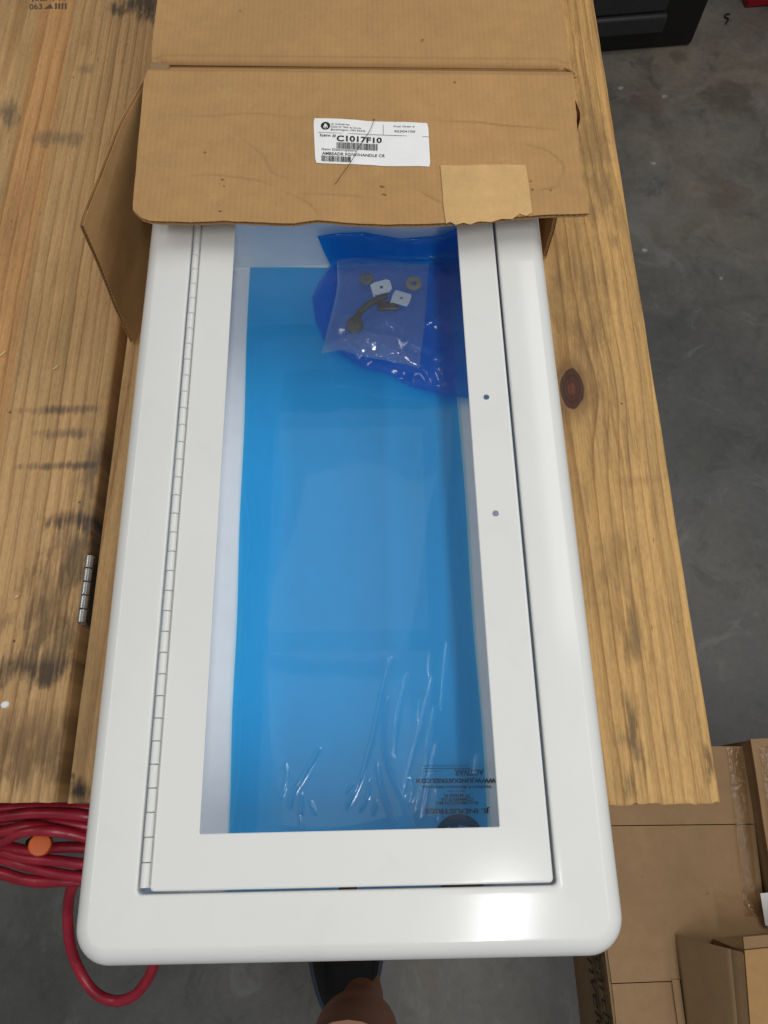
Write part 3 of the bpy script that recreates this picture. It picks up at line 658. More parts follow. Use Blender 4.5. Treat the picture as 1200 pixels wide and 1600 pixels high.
# ------------------------------------------------------------------ cardboard carton
ZX = 1.062; TC = .0042
pL = P(235, 100, ZX); pR = P(891, 107, ZX)
carton = thing('cardboard_carton', 'open brown cardboard carton on the bench with the white cabinet sliding out', 'carton', ((pL[0] + pR[0]) / 2, (pL[1] + pR[1]) / 2 + .37, ZB + .0005))
def corr(name, fn, nu, nv, parent, mat=None, flute=None, pitch=.0052, t=TC, ls=.0005, inset=.0006):
    "corrugated board: two liners with real thickness and a fluted medium showing at the v=1 edge; fn(s,t)->(point, normal)"
    mb = MB(); S = np.linspace(0, 1, nu); Tt = np.linspace(0, 1, nv)
    for sgn in (1, -1):
        A = []; B = []
        for tt in Tt:
            for s in S:
                p, n = fn(s, tt); A.append(p + n * sgn * t / 2); B.append(p + n * sgn * (t / 2 - ls))
        n = nu * nv; f = grid_faces(nu, nv, 0, sgn < 0) + grid_faces(nu, nv, n, sgn > 0)
        rim = [i for i in range(nu)] + [j * nu + nu - 1 for j in range(1, nv)] + [(nv - 1) * nu + i for i in range(nu - 2, -1, -1)] + [j * nu for j in range(nv - 2, 0, -1)]
        f += [(rim[k], rim[k] + n, rim[(k + 1) % len(rim)] + n, rim[(k + 1) % len(rim)]) for k in range(len(rim))]
        mb.add(A + B, f)
    if flute:
        p0, _ = fn(0, 1); p1, _ = fn(1, 1); L = np.linalg.norm(np.array(p1) - np.array(p0)); m = int(L / pitch) * 8 + 1; A = []
        for tt in (1 - flute, 1 - inset / .2, ):
            for k in range(m):
                p, n = fn(k / (m - 1), tt); A.append(p + n * (t / 2 - ls) * math.sin(2 * math.pi * k / 8))
        mb.add(A, grid_faces(m, 2))
    return mk(name, mb.v, mb.f, mat or M_CB, parent, smooth=True, angle=35)
LB = .74
up = np.array([0, 0, 1.0])
dirx = (pR - pL) / np.linalg.norm(pR - pL); diry = np.array([-dirx[1], dirx[0], 0]); BW = np.linalg.norm(pR - pL)
diry = (P(243, 5, ZX) + P(878, 5, ZX) - pL - pR); diry[2] = 0; diry /= np.linalg.norm(diry)
foldn = np.array([-dirx[1], dirx[0], 0])      # across the fold line, away from the camera
def wob(x, y, a, s, z=0): return a * sn(x, y, z, s)
def top_panel(s, t):
    p = pL + dirx * BW * s + diry * LB * (1 - t); d = (1 - t) * LB
    z = wob(p[0], p[1], .0012, 6, 1) * min(1, d / .05) - .0030 * math.exp(-(d / .006) ** 2) - .0045 * (1 - s > .985 or s > .985) * math.exp(-(d / .02) ** 2)
    return p + up * z, up
tpan = corr('top_panel', top_panel, 70, 300, carton, mat=M_CBF)
HB = ZX - ZB - .0035
def side(p0, nrm, sgn):
    def fn(s, t):
        p = p0 + nrm * sgn * (-TC * .6) + diry * (.004 + LB * (1 - t) - .004 * (1 - t)) - up * (TC * .7 + s * (HB - TC))
        return p + nrm * wob(p[1], p[2], .0015, 5, 3) * math.sin(math.pi * s), nrm * sgn
    return fn
corr('side_panel', side(pL, dirx, -1), 12, 40, carton); corr('side_panel', side(pR, dirx, 1), 12, 40, carton)
def bottom_panel(s, t):
    p = pL + dirx * (.008 + (BW - .016) * s) + diry * (.01 + (LB - .02) * (1 - t)); p = np.array([p[0], p[1], ZB + .003]); return p, up
corr('bottom_panel', bottom_panel, 12, 12, carton)
def back_panel(s, t):
    p = pL + dirx * (.008 + (BW - .016) * s) + diry * (LB + .003) - up * (.006 + t * (HB - .008)); return p, diry
corr('back_panel', back_panel, 12, 6, carton)
# loose top flap that folds forward over the cabinet
fA, fB = pL - diry * .0065, pR - diry * .0065
FL = [(226, 128), (222, 170), (216, 235), (211, 290), (208.5, 322), (209, 331)]
ZFL = ZX - .0035            # free edge height
def solve_plane():
    c1 = pL.copy(); c2 = pR.copy(); c3 = P(560, 350, ZFL); n = np.cross(c2 - c1, c3 - c1); n /= np.linalg.norm(n); return c1, (n if n[2] > 0 else -n)
fp0, fpn = solve_plane()
CR = [[(250, 182), (330, 184), (400, 180), (455, 187), (490, 186)], [(672, 192), (740, 194), (800, 199), (880, 205)], [(280, 281), (330, 275), (390, 281), (430, 292)], [(465, 305), (520, 306), (590, 311)], [(372, 215), (410, 245), (425, 272), (452, 282)],
      [(800, 225), (850, 235), (880, 262), (868, 290)], [(840, 300), (872, 292)], [(440, 300), (480, 318), (500, 340)], [(655, 300), (690, 318)]]
CR3 = [[PP(u, v, fp0, fpn) for u, v in spline(c, 4)] for c in CR]
def flap_disp(p):
    d = wob(p[0], p[1], .0022, 9, 5) + wob(p[0], p[1], .0007, 34, 6)
    dc = np.dot(p - pL, -foldn); k_ = 1 - math.exp(-(dc / .03) ** 2); d = d * k_ - .0032 * math.exp(-(dc / .006) ** 2) + .0012 * math.exp(-((dc - .014) / .006) ** 2)
    for c in CR3:
        for a, b in zip(c[:-1], c[1:]):
            if abs(p[0] - a[0]) < .03 and abs(p[1] - a[1]) < .03:
                dd, _ = seg_d(p[0], p[1], a[:2], b[:2]); d -= .0008 * math.exp(-(dd / .0012) ** 2) * .5
    return d
tl, bl = [np.array(q, float) for q in (FL[0], FL[-1])]
FRt = [(895, 116), (899, 170), (904, 235), (911, 290), (921, 333)]
FBt = [(209, 331), (222, 343), (236, 348), (300, 350), (350, 346), (400, 349), (460, 352), (496, 346), (540, 350), (610, 352), (690, 351), (735, 349), (800, 342), (860, 336), (921, 333)]
FTt = [(226, 128), (234, 112), (240, 103), (300, 102.6), (560, 104.4), (878, 107.5), (889, 109), (895, 116)]
NUF, NVF = 240, 110
gF = coons(FTt, FRt, FBt, FL, NUF, NVF)
flap_flat = np.array([[PP(u, v, fp0, fpn) for u, v in row] for row in gF])
def flap_fn(s, t):
    i = s * (NUF - 1); j = t * (NVF - 1); i0 = min(int(i), NUF - 2); j0 = min(int(j), NVF - 2); a = i - i0; b = j - j0
    p = (1 - a) * (1 - b) * flap_flat[j0, i0] + a * (1 - b) * flap_flat[j0, i0 + 1] + (1 - a) * b * flap_flat[j0 + 1, i0] + a * b * flap_flat[j0 + 1, i0 + 1]
    return p + fpn * flap_disp(p), fpn
def add_wear(o, polys, extra=None, sig=.0010):
    n = len(o.data.vertices); co = np.empty(n * 3); o.data.vertices.foreach_get('co', co); co = co.reshape(-1, 3); m = np.array(FR[o.name]); co = co @ m[:3, :3].T + m[:3, 3]
    w = np.zeros(n)
    for k_, c_ in polys:
        pts = spline([np.asarray(q)[:2] for q in c_], 6); L_ = len(pts) - 1
        for q in range(L_):
            d, t = seg_d(co[:, 0], co[:, 1], pts[q], pts[q + 1]); sft = math.sin(math.pi * min(1, max(0, (q + .5) / L_ * .9 + .05))); w = np.maximum(w, k_ * sft * np.exp(-(d / sig) ** 2))
    if extra is not None: w = np.maximum(w, extra(co))
    at = o.data.attributes.new('wear', 'FLOAT', 'POINT'); at.data.foreach_set('value', w)
flap = corr('top_flap', flap_fn, NUF, NVF, carton, mat=M_CBF, flute=.06, inset=.0008)
add_wear(flap, [(.22 + .30 * rnd.random(), c) for c in CR3], lambda co: .85 * np.exp(-(((co - pL) @ -foldn - .003) / .0034) ** 2) + .30 * np.exp(-(((co - pL) @ -foldn - .011) / .0014) ** 2))
def conF(off):
    def f(u, v):
        p = PP(u, v, fp0 + fpn * (TC / 2 + off), fpn); return p + fpn * flap_disp(p - fpn * (TC / 2 + off))
    return f
add_wear(tpan, [], lambda co: .60 * np.exp(-(((co - pL) @ foldn) / .0040) ** 2) + .22 * np.exp(-(((co - pL) @ foldn - .010) / .0016) ** 2))
# side flaps
def side_flap(hinge_xy, foot, ztop, wave, name, seed, sgn, torn=0.0, lean=(0, 0)):
    h = np.array([*hinge_xy, 0]); e = np.array([foot[0], foot[1], 0]); d = e - h; L = np.linalg.norm(d); d /= L; nrm = np.array([-d[1], d[0], 0]) * sgn
    def fn(s, t):
        z1 = ztop - .002 - wave * (.5 + .5 * math.sin(t * 11 + seed)) * t - torn * max(0, (t - .8) / .2)
        z = z1 + (ZB + .002 - z1) * s; bow = .006 * math.sin(math.pi * t) * (1 - s)
        p = h + d * L * t + up * z + nrm * (bow + wob(t * .2, z, .002, 12, seed)) + np.array([lean[0], lean[1], 0]) * t * (1 - s); p[2] = z; return p, nrm
    return corr(name, fn, 40, 40, carton, flute=.10, inset=.002)
fL = P(208, 538, ZB); side_flap((pL - diry * .005 - dirx * .0)[:2], fL[:2], ZX - .001, .003, 'side_flap', 1.0, -1, lean=(P(128, 353, ZX - .004) - fL)[:2])
fR = P(850, 406, ZB); side_flap((pR - diry * .005)[:2], fR[:2], ZX - .012, .002, 'side_flap', 2.0, 1, .004)
# torn crease ends
mb = MB(); c5 = conF(.0012)
q = [(236, 96), (262, 100), (266, 104), (255, 112), (234, 118)]
mb.add([P(u, v, ZX + .0026) for u, v in q], [tuple(range(len(q)))]); mb.add([P(u, v, ZX + .0018) for u, v in q], [tuple(range(len(q) - 1, -1, -1))])
mk('torn_crease', mb.v, mb.f, M_CB3, carton)
mb = MB(); mb.tube([tuple(P(u, v, ZX + .001)) for u, v in spline([(884, 106), (891, 109), (898, 114), (900, 119), (896, 120)], 4)], .0016, 8); mk('torn_crease', mb.v, mb.f, M_CB, carton, smooth=True)
# tape patch
gp = coons([(688, 258), (730, 259), (780, 258), (821, 257)], [(821, 257), (826, 285), (829, 310), (832, 331)], [(697, 350), (703, 346), (712, 352), (724, 348), (735, 351), (748, 346), (768, 347), (784, 342), (800, 343), (812, 334), (822, 337), (832, 331)], [(688, 258), (691, 290), (693, 320), (697, 350)], 60, 50)
cP = conF(.0010); cP0 = conF(.0001); v = [cP(u, v_) + fpn * .0006 * max(0, sn(u * .07, v_ * .09, 2)) for row in gp for u, v_ in row] + [cP0(u, v_) for row in gp for u, v_ in row]
n = 3000; rim = [i for i in range(60)] + [j * 60 + 59 for j in range(1, 50)] + [49 * 60 + i for i in range(58, -1, -1)] + [j * 60 for j in range(48, 0, -1)]
mk('tape_patch', v, grid_faces(60, 50, flip=True) + [(rim[k], rim[(k + 1) % len(rim)], rim[(k + 1) % len(rim)] + n, rim[k] + n) for k in range(len(rim))], M_PATCH, carton, smooth=True, angle=40)
# torn punctures, scuffs
cS = conF(.0003); M_SCUFF = plain('scuff_brown', lin(124, 88, 50), .8)
for (u, v_, r_) in ((597, 291, 3), (600, 303, 2.4), (347, 279, 1.8), (350, 289, 1.4), (344, 329, 2), (829, 283, 2), (832, 296, 2), (660, 62, 1.6)):
    n = 9; mb = MB(); cc = cS if v_ > 110 else (lambda a, b: P(a, b, ZX + .0032)); mb.add([cc(u + r_ * (.4 + 1.1 * rnd.random()) * math.cos(6.28 * k / n) * 1.3 + r_ * .5 * math.sin(6.28 * k / n), v_ + r_ * (.2 + .9 * rnd.random()) * math.sin(6.28 * k / n)) for k in range(n)], [tuple(range(n - 1, -1, -1))]); mk('scuff_mark', mb.v, mb.f, M_SCUFF, carton)
# shipping label
def bil(c, s, t): a, b, cc, d = [np.array(x, float) for x in c]; return (1 - s) * (1 - t) * a + s * (1 - t) * b + s * t * cc + (1 - s) * t * d
LC = [(490, 187), (669, 193.5), (672.5, 260.5), (493, 256)]
o_ = []; r_ = .05
for (cx_, cy_, a0) in ((1 - r_ * .4, 1 - r_, 0), (r_ * .4, 1 - r_, 90), (r_ * .4, r_, 180), (1 - r_ * .4, r_, 270)):
    for k in range(6): a = math.radians(a0 + 18 * k); o_.append((cx_ + r_ * .4 * math.cos(a), cy_ + r_ * math.sin(a)))
cl = conF(.00055); NS = 40; NT = 16; gl_ = []
for j in range(NT):
    for i in range(NS):
        s = i / (NS - 1); t = j / (NT - 1)
        cr_ = .010 * (1 - min(1, 8 * min(t, 1 - t))) ** 2; s2 = cr_ + s * (1 - 2 * cr_); gl_.append(cl(*bil(LC, s2, t)))
stk = mk('shipping_label', gl_, grid_faces(NS, NT, flip=True), M_WHITE, flap, smooth=True)
mb = MB(); ct = conF(.0009)
def lt(s, x0, y0, x1, h, bold=0.):     # label coordinates: crop of 1200x491 px over (480,180)-(700,270)
    k = 220 / 1200; a = (480 + x0 * k, 180 + y0 * k); b = (480 + x1 * k, 180 + (y0 + (x1 - x0) * .022) * k); text_on(mb, s, a, b, h * k, ct, bold=bold)
lt("JL Industries", 208, 96, 362, 15); lt("4450 W 78th St Circle", 204, 120, 460, 14); lt("Bloomington, MN 55435", 204, 143, 495, 16)
lt("Prod. Order #", 738, 106, 916, 14); lt("90304100", 742, 148, 920, 18)
lt("Item #", 112, 194, 246, 24, .004); lt("C1017F10", 252, 228, 636, 44, .03)
lt("Item Description", 126, 308, 414, 18, .004); lt("AMBSADR FG/W/HANDLE CR", 128, 346, 662, 24, .008)
def bars(x0, x1, y0, y1, seed):
    r = random.Random(seed); x = x0; k = 220 / 1200
    while x < x1:
        w = r.choice((3, 3, 5, 7)); q = [(x, y0), (min(x + w, x1), y0), (min(x + w, x1), y1), (x, y1)]
        mb.add([ct(480 + a * k, 180 + (b + (a - x0) * .022) * k) for a, b in q], [(3, 2, 1, 0)]); x += w + r.choice((3, 3, 4, 6))
bars(252, 600, 238, 294, 4); bars(124, 372, 352, 398, 9)
def lq(q): k = 220 / 1200; mb.add([ct(480 + a * k, 180 + b * k) for a, b in q], [tuple(range(len(q) - 1, -1, -1))])
lq([(96, 158), (1036, 180), (1036, 183), (96, 161)]); lq([(647, 84), (650, 84), (650, 164), (647, 164)])
# round emblem: black disc with pale head and shoulders
nn = 30; out = [(158 + 40 * math.cos(6.2832 * k / nn), 104 + 33 * math.sin(6.2832 * k / nn)) for k in range(nn)]
inn = [(158 + (20 if math.sin(6.2832 * k / nn) > -.1 else 13) * math.cos(6.2832 * k / nn), 106 + 24 * math.sin(6.2832 * k / nn)) for k in range(nn)]
for k in range(nn): lq([out[k], out[(k + 1) % nn], inn[(k + 1) % nn], inn[k]])
lq([(150, 110), (156, 110), (156, 128), (150, 128)]); lq([(162, 110), (168, 110), (168, 128), (162, 128)])
mk('label_print', mb.v, mb.f, M_BLACK, flap)
cth = conF(.0016)
mb = MB(); mb.tube([tuple(cth(*p)) for p in spline([(585, 187), (579, 203), (569, 218), (560, 232), (553, 246), (543, 262), (534, 274), (524, 288)], 5)], .00022, 6)
mb.add([cth(584 + 1.2 * math.cos(k), 187.5 + 1.2 * math.sin(k)) for k in range(6)], [tuple(range(5, -1, -1))])
th_ = mk('loose_thread', mb.v, mb.f, M_BLACK, smooth=True); base_mesh(th_, cth(553, 246)); tag(th_, 'thin dark thread lying slantwise across the white shipping label', 'thread')

# ------------------------------------------------------------------ red hose hung on a hook at the bench end
g = G('red_hose'); v_, X, Y, Z = g.coords(); n1 = g.noise(v_, 40.0, 3); n2 = g.noise(v_, 330.0, 3, .6)
c = g.mix(g.mr(n1, .3, .7), lin(134, 19, 37), lin(170, 36, 55)); c = g.mix(g.mr(n2, .66, .74, 0, .55), c, lin(206, 160, 160))
M_HOSE = g.end(g.pbsdf(Base_Color=c, Roughness=.36, Normal=g.bump(n2, .25, .0006)))
RH = .0053
hose = thing('air_hose', 'red rubber hose coiled on the hook at the bench end with one loop hanging down', 'hose', tuple(P(60, 1330, .55)))
strands = [  # pixel, height
    [(-60, 1270, .80), (0, 1264, .812), (60, 1261, .814), (130, 1262, .814), (190, 1272, .80)],
    [(-60, 1282, .80), (0, 1276, .815), (60, 1270, .82), (130, 1274, .82), (190, 1290, .80)],
    [(-60, 1292, .79), (0, 1288, .80), (60, 1283, .805), (130, 1290, .80), (200, 1310, .78)],
    [(-60, 1306, .80), (0, 1300, .81), (50, 1291, .815), (100, 1300, .81), (140, 1310, .80), (200, 1330, .78)],
    [(-60, 1340, .78), (0, 1316, .80), (35, 1300, .815), (80, 1298, .815), (140, 1307, .80), (200, 1320, .79)],
    [(-60, 1330, .76), (0, 1322, .775), (50, 1330, .775), (90, 1324, .775), (140, 1325, .77), (200, 1334, .76)],
    [(-60, 1310, .77), (0, 1328, .775), (40, 1340, .775), (90, 1345, .775), (140, 1350, .77), (200, 1345, .76)],
    [(-60, 1320, .75), (0, 1340, .76), (40, 1352, .765), (90, 1365, .76), (140, 1371, .755), (200, 1372, .74)],
    [(-60, 1345, .75), (0, 1362, .755), (40, 1374, .755), (80, 1377, .755), (130, 1375, .75), (200, 1362, .74)],
    [(-60, 1360, .74), (0, 1366, .745), (30, 1374, .745), (70, 1379, .74), (105, 1372, .74), (160, 1352, .73)]]
for s in strands:
    mb = MB(); mb.tube(spline([P(*q) for q in s], 10), RH, 14); mk('hose_strand', mb.v, mb.f, M_HOSE, hose, smooth=True, angle=60)
# ends drop out of sight on both sides
mb = MB(); mb.tube(spline([P(125, 1372, .745), P(115, 1382, .735), P(108, 1404, .71), P(106, 1440, .68), P(111, 1482, .66), P(127, 1522, .645), P(150, 1552, .64), P(180, 1564, .64), P(208, 1556, .65), P(228, 1534, .67), P(240, 1508, .69), P(244, 1470, .71)], 10), RH * 1.06, 16)
mk('hanging_loop', mb.v, mb.f, M_HOSE, hose, smooth=True, angle=60)
hk = thing('storage_hook', 'orange tipped storage hook holding the red hose at the bench end', 'hook', tuple(P(62, 1300, .76)))
a = P(66, 1296, .775); tip = P(43, 1322, .815)
mb = MB(); pts = [np.array([a[0] + .01, .062, .76]), np.array([a[0] + .004, .03, .752]), P(60, 1304, .752), P(48, 1318, .758), np.array([tip[0], tip[1], .775]), np.array([tip[0], tip[1], .79])]
mb.tube(spline(pts, 6), .0052, 12); mk('rod', mb.v, mb.f, M_BLACKP, hk, smooth=True)
cd = np.array([-tip[0] * .8, -tip[1], CAMH - .8]); cd /= np.linalg.norm(cd); cb_ = np.array([tip[0], tip[1], .784]) - cd * .004
mb = MB(); mb.tube([tuple(cb_ + cd * q_) for q_ in (0, .001, .030, .032, .0325)], [.0098, .0104, .0104, .0096, .0075], 26); mk('rubber_cap', mb.v, mb.f, M_ORANGE, hk, smooth=True, angle=40)
mb = MB(); mb.box(XG - .13, XG + .16, .012, .0595, ZB - TH - .085, ZB - TH - .047); mk('backing_strip', mb.v, mb.f, M_LEG, hk)

# ------------------------------------------------------------------ cartons on the floor
def quad_carton(name, label, top, z, zb, mat, extra=None):
    pts = [P(u, v, z) for u, v in top]; c = sum(pts) / 4; o = thing(name, label, 'carton', (c[0], c[1], zb))
    def wall(a, b, t=.004):
        mb = MB(); d = b - a; n = np.array([d[1], -d[0], 0]); n /= np.linalg.norm(n)
        nx_, nz_ = 16, 10; A = []; B = []
        for j in range(nz_):
            for i in range(nx_):
                s = i / (nx_ - 1); h = j / (nz_ - 1); p = a + d * s; p = np.array([p[0], p[1], zb + .001 + (z - .003 - zb - .001) * h]); bow = .004 * math.sin(math.pi * s) * math.sin(math.pi * h) * sn(p[0] * 4, p[1] * 4, p[2])
                A.append(p + n * bow); B.append(p - n * t + n * bow)
        k = nx_ * nz_; rim = list(range(nx_)) + [j * nx_ + nx_ - 1 for j in range(1, nz_)] + [(nz_ - 1) * nx_ + i for i in range(nx_ - 2, -1, -1)] + [j * nx_ for j in range(nz_ - 2, 0, -1)]
        mb.add(A + B, grid_faces(nx_, nz_) + grid_faces(nx_, nz_, k, True) + [(rim[q], rim[q] + k, rim[(q + 1) % len(rim)] + k, rim[(q + 1) % len(rim)]) for q in range(len(rim))])
        return mk('side_panel', mb.v, mb.f, mat, o, smooth=True, angle=40)
    ws = [wall(pts[k], pts[(k + 1) % 4]) for k in range(4)]
    return o, pts, ws
def flat_flap(o, q, z, name, mat, t=.004, amp=.004, seed=0, n=(24, 24)):
    "panel lying on top: pixel quad, top surface at z"
    A = []; nu, nv = n
    for j in range(nv):
        for i in range(nu):
            u, v = bil(q, i / (nu - 1), j / (nv - 1)); p = P(u, v, z); p[2] += amp * sn(p[0] * 5, p[1] * 5, seed); A.append(p)
    B = [p - np.array([0, 0, t]) for p in A]; k = nu * nv
    rim = list(range(nu)) + [j * nu + nu - 1 for j in range(1, nv)] + [(nv - 1) * nu + i for i in range(nu - 2, -1, -1)] + [j * nu for j in range(nv - 2, 0, -1)]
    return mk(name, A + B, grid_faces(nu, nv, 0, True) + grid_faces(nu, nv, k) + [(rim[a], rim[(a + 1) % len(rim)], rim[(a + 1) % len(rim)] + k, rim[a] + k) for a in range(len(rim))], mat, o, smooth=True, angle=40)
ZA = .27
ca, pa, wa = quad_carton('floor_carton', 'large taped brown carton on the floor beyond the bench end, handwriting on its side', [(985, 1800), (1232, 1800), (1168, 1166), (905, 1166)], ZA, 0.0, M_CB3)
flat_flap(ca, [(905, 1166), (1168, 1166), (1180, 1287), (922, 1290)], ZA + .001, 'top_flap', M_CB2, seed=1)
flat_flap(ca, [(922.3, 1291.5), (1180, 1288.5), (1207, 1527), (956, 1536)], ZA + .0015, 'top_flap', M_CB2, seed=2)
flat_flap(ca, [(956.4, 1538), (1207, 1529), (1232, 1800), (985, 1800)], ZA + .0005, 'top_flap', M_CB2, seed=3)
flat_flap(ca, [(1050, 1531), (1062, 1531), (1100, 1800), (1088, 1800)], ZA + .0042, 'tape_strip', M_CB2, t=.0008, amp=.002, seed=3)
def tape(o, q, z, seed):
    A = []; nu, nv = 14, 120
    for j in range(nv):
        for i in range(nu):
            u, v = bil(q, i / (nu - 1), j / (nv - 1)); p = P(u, v, z); p[2] += .0006 * ridged(p[0] * 120, p[1] * 90, seed) + .0006; A.append(p)
    return mk('packing_tape', A, grid_faces(nu, nv, 0, True), M_TAPE, o, smooth=True)
tape(ca, [(1136, 1168), (1160, 1168), (1188, 1432), (1164, 1432)], ZA + .0032, 3)
# handwriting on the side of the carton (marker)
sa = np.array(pa[0]); sb = np.array(pa[3]); dS = sb - sa; nS = np.cross(dS, up); nS = nS / np.linalg.norm(nS); nS = nS if nS[0] < 0 else -nS
conS = lambda u, v: PP(u, v, sa + nS * .0045, nS)
mb = MB(); text_on(mb, "Search", (925, 1470), (946, 1604), 10.5, conS, shear=.35); text_on(mb, "Envelo", (913, 1466), (935, 1622), 10.5, conS, shear=.35)
mk('handwriting', mb.v, mb.f, M_BLACK, ca)
ZB2 = ZA + .12
cb, pb, wb = quad_carton('small_carton', 'smaller open carton on the large floor carton at the lower right, one flap hanging out', [(1180, 1700), (1420, 1690), (1395, 1462), (1162, 1487)], ZB2, ZA + .006, M_CB3)
flat_flap(cb, [(1161, 1464), (1395, 1444), (1398, 1459), (1163, 1483)], ZB2 + .004, 'top_flap', M_CB2, amp=.001, seed=5, n=(16, 4))
flat_flap(cb, [(1164, 1485), (1398, 1461), (1420, 1690), (1180, 1700)], ZB2 + .002, 'top_flap', M_CB, amp=.002, seed=6)
A = []; nu, nv = 24, 30; hi0, hi1 = P(1161, 1488, ZB2), P(1179, 1700, ZB2); lo0, lo1 = P(1056, 1461, ZA + .012), P(1086, 1700, ZA + .012)
for j in range(nv):
    for i in range(nu):
        a, b = i / (nu - 1), j / (nv - 1); p = (1 - a) * ((1 - b) * lo0 + b * lo1) + a * ((1 - b) * hi0 + b * hi1); p[2] += .006 * math.sin(math.pi * a) + .003 * sn(p[0] * 8, p[1] * 8, 4) * (1 if a < .9 else 0) - (.003 if .80 < a < .86 else 0) * 1.0; A.append(p)
B = [p - np.array([-.001, 0, .004]) for p in A]; k = nu * nv; rim = list(range(nu)) + [j * nu + nu - 1 for j in range(1, nv)] + [(nv - 1) * nu + i for i in range(nu - 2, -1, -1)] + [j * nu for j in range(nv - 2, 0, -1)]
mk('side_flap', A + B, grid_faces(nu, nv, 0, True) + grid_faces(nu, nv, k) + [(rim[a], rim[(a + 1) % len(rim)], rim[(a + 1) % len(rim)] + k, rim[a] + k) for a in range(len(rim))], M_CB3, cb, smooth=True, angle=40)
cc_, pc, wc = quad_carton('side_carton', 'brown carton with shiny tape standing at the right edge behind the small carton', [(1216, 1420), (1330, 1420), (1300, 1150), (1173, 1156)], ZA + .035, 0.0, M_CB3)
flat_flap(cc_, [(1172, 1155), (1300, 1149), (1332, 1421), (1215, 1421)], ZA + .037, 'top_flap', M_CB2, amp=.003, seed=8)
tape(cc_, [(1186, 1166), (1206, 1165), (1240, 1420), (1219, 1420)], ZA + .041, 9)
mb = MB(); q = [P(1188, 1396, ZA + .030), P(1207, 1394, ZA + .030), P(1212, 1448, ZA + .012), P(1196, 1446, ZA + .012)]
mb.add(q + [p - np.array([0, 0, .0006]) for p in q], [(3, 2, 1, 0), (4, 5, 6, 7)] + [(k, (k + 1) % 4, (k + 1) % 4 + 4, k + 4) for k in range(4)])
pp_ = mk('paper_slip', mb.v, mb.f, M_WHITE); base_mesh(pp_, P(1198, 1420, ZA + .004)); tag(pp_, 'white paper slip at the right edge between the cartons', 'paper')

# ------------------------------------------------------------------ black bin, red box, squiggle of wire
c0 = P(1080, 72, 0); c1 = P(955, 82, 0); ex = (c0 - c1); ex /= np.linalg.norm(ex); ey = np.array([-ex[1], ex[0], 0])
bn = thing('black_bin', 'black moulded plastic bin on the concrete floor beyond the bench', 'bin', tuple(c0 - ex * .35 + ey * .2))
def obox(mbx, x0, x1, y0, y1, z0, z1, r=.0, taper=0.0):
    o_ = []
    for z, tp in ((z0, 0), (z1, taper)):
        for x, y in ((x0 - tp, y0 - tp), (x1 + tp, y0 - tp), (x1 + tp, y1 + tp), (x0 - tp, y1 + tp)): o_.append(c0 + ex * x + ey * y + up * z)
    mbx.add(o_, [(0, 3, 2, 1), (4, 5, 6, 7), (0, 1, 5, 4), (1, 2, 6, 5), (2, 3, 7, 6), (3, 0, 4, 7)])
mb = MB(); obox(mb, -.70, 0, 0, .45, 0, .30, taper=.006); bevel(mk('body', mb.v, mb.f, M_BLACKP, bn), .012, 3)
mb = MB(); obox(mb, -.62, -.105, -.020, .02, .062, .115); bevel(mk('moulded_ledge', mb.v, mb.f, M_GREYP, bn), .008, 3)
mb = MB(); obox(mb, -.62, -.110, -.010, .02, .118, .27); bevel(mk('moulded_panel', mb.v, mb.f, M_GREYP, bn), .006, 3)
mb = MB(); obox(mb, -.72, .02, -.02, .47, .301, .335); bevel(mk('lid', mb.v, mb.f, M_GREYP, bn), .01, 3)
r0 = P(1163, 14, 0); c0 = r0
rb = thing('red_box', 'red metal box on the floor at the top right corner', 'box', tuple(r0 + ex * .2 + ey * .15))
mb = MB(); obox(mb, 0, .4, 0, .3, 0.001, .2); bevel(mk('body', mb.v, mb.f, M_RED, rb), .008, 3)
mb = MB(); obox(mb, -.006, .406, -.006, .306, .201, .23); bevel(mk('lid', mb.v, mb.f, M_RED, rb), .006, 3)
mb = MB(); mb.tube(spline([P(1141, 22, .004), P(1135, 22, .004), P(1133, 26, .004), P(1138, 30, .004), P(1134, 37, .004)], 6), .0022, 8)
sq_ = mk('wire_scrap', mb.v, mb.f, M_BLACKP, smooth=True); base_mesh(sq_, P(1136, 30, 0)); tag(sq_, 'short dark curl of wire lying on the floor near the red box', 'wire scrap')
# shavings on the left board, paint blob
for (u, v_, w_, h_, lb) in ((4, 553, 5, -6, 'curled pale wood shaving at the left edge of the bench boards'), (87, 574, 5, -5, 'pale wood shaving on the left bench board above the dark stains'), (26, 932, 3, -3, 'tiny pale wood shaving on the left bench board near the small hinge')):
    mb = MB(); z = ZB + .001; mb.tube(spline([P(u - w_, v_ - h_ * .6, z), P(u - w_ * .3, v_ + 1, z + .0015), P(u + w_, v_ + h_ * .8, z)], 6), [.0002] + [.0008] * 11 + [.0002], 6)
    o = mk('wood_shaving', mb.v, mb.f, plain('shaving', lin(226, 204, 160), .7), smooth=True); base_mesh(o, P(u, v_, ZB)); tag(o, lb, 'shaving', 'wood shavings on the bench')
c = P(8, 1101, ZB); vs = []; fs = []
for j in range(6):
    for k in range(14): a = 6.2832 * k / 14; r_ = .0036 * math.cos(j / 5 * math.pi / 2) * (1 + .10 * math.sin(2 * a + 1)) + .0002; vs.append(c + np.array([r_ * math.cos(a), r_ * math.sin(a), .0022 * math.sin(j / 5 * math.pi / 2) + .0001]))
fs = [(j * 14 + k, j * 14 + (k + 1) % 14, (j + 1) * 14 + (k + 1) % 14, (j + 1) * 14 + k) for j in range(5) for k in range(14)] + [tuple(70 + k for k in range(14))]
o = mk('paint_blob', vs, fs, M_WHITE, smooth=True); base_mesh(o, c); tag(o, 'small white dried blob on the left board near the bench end', 'paint blob')

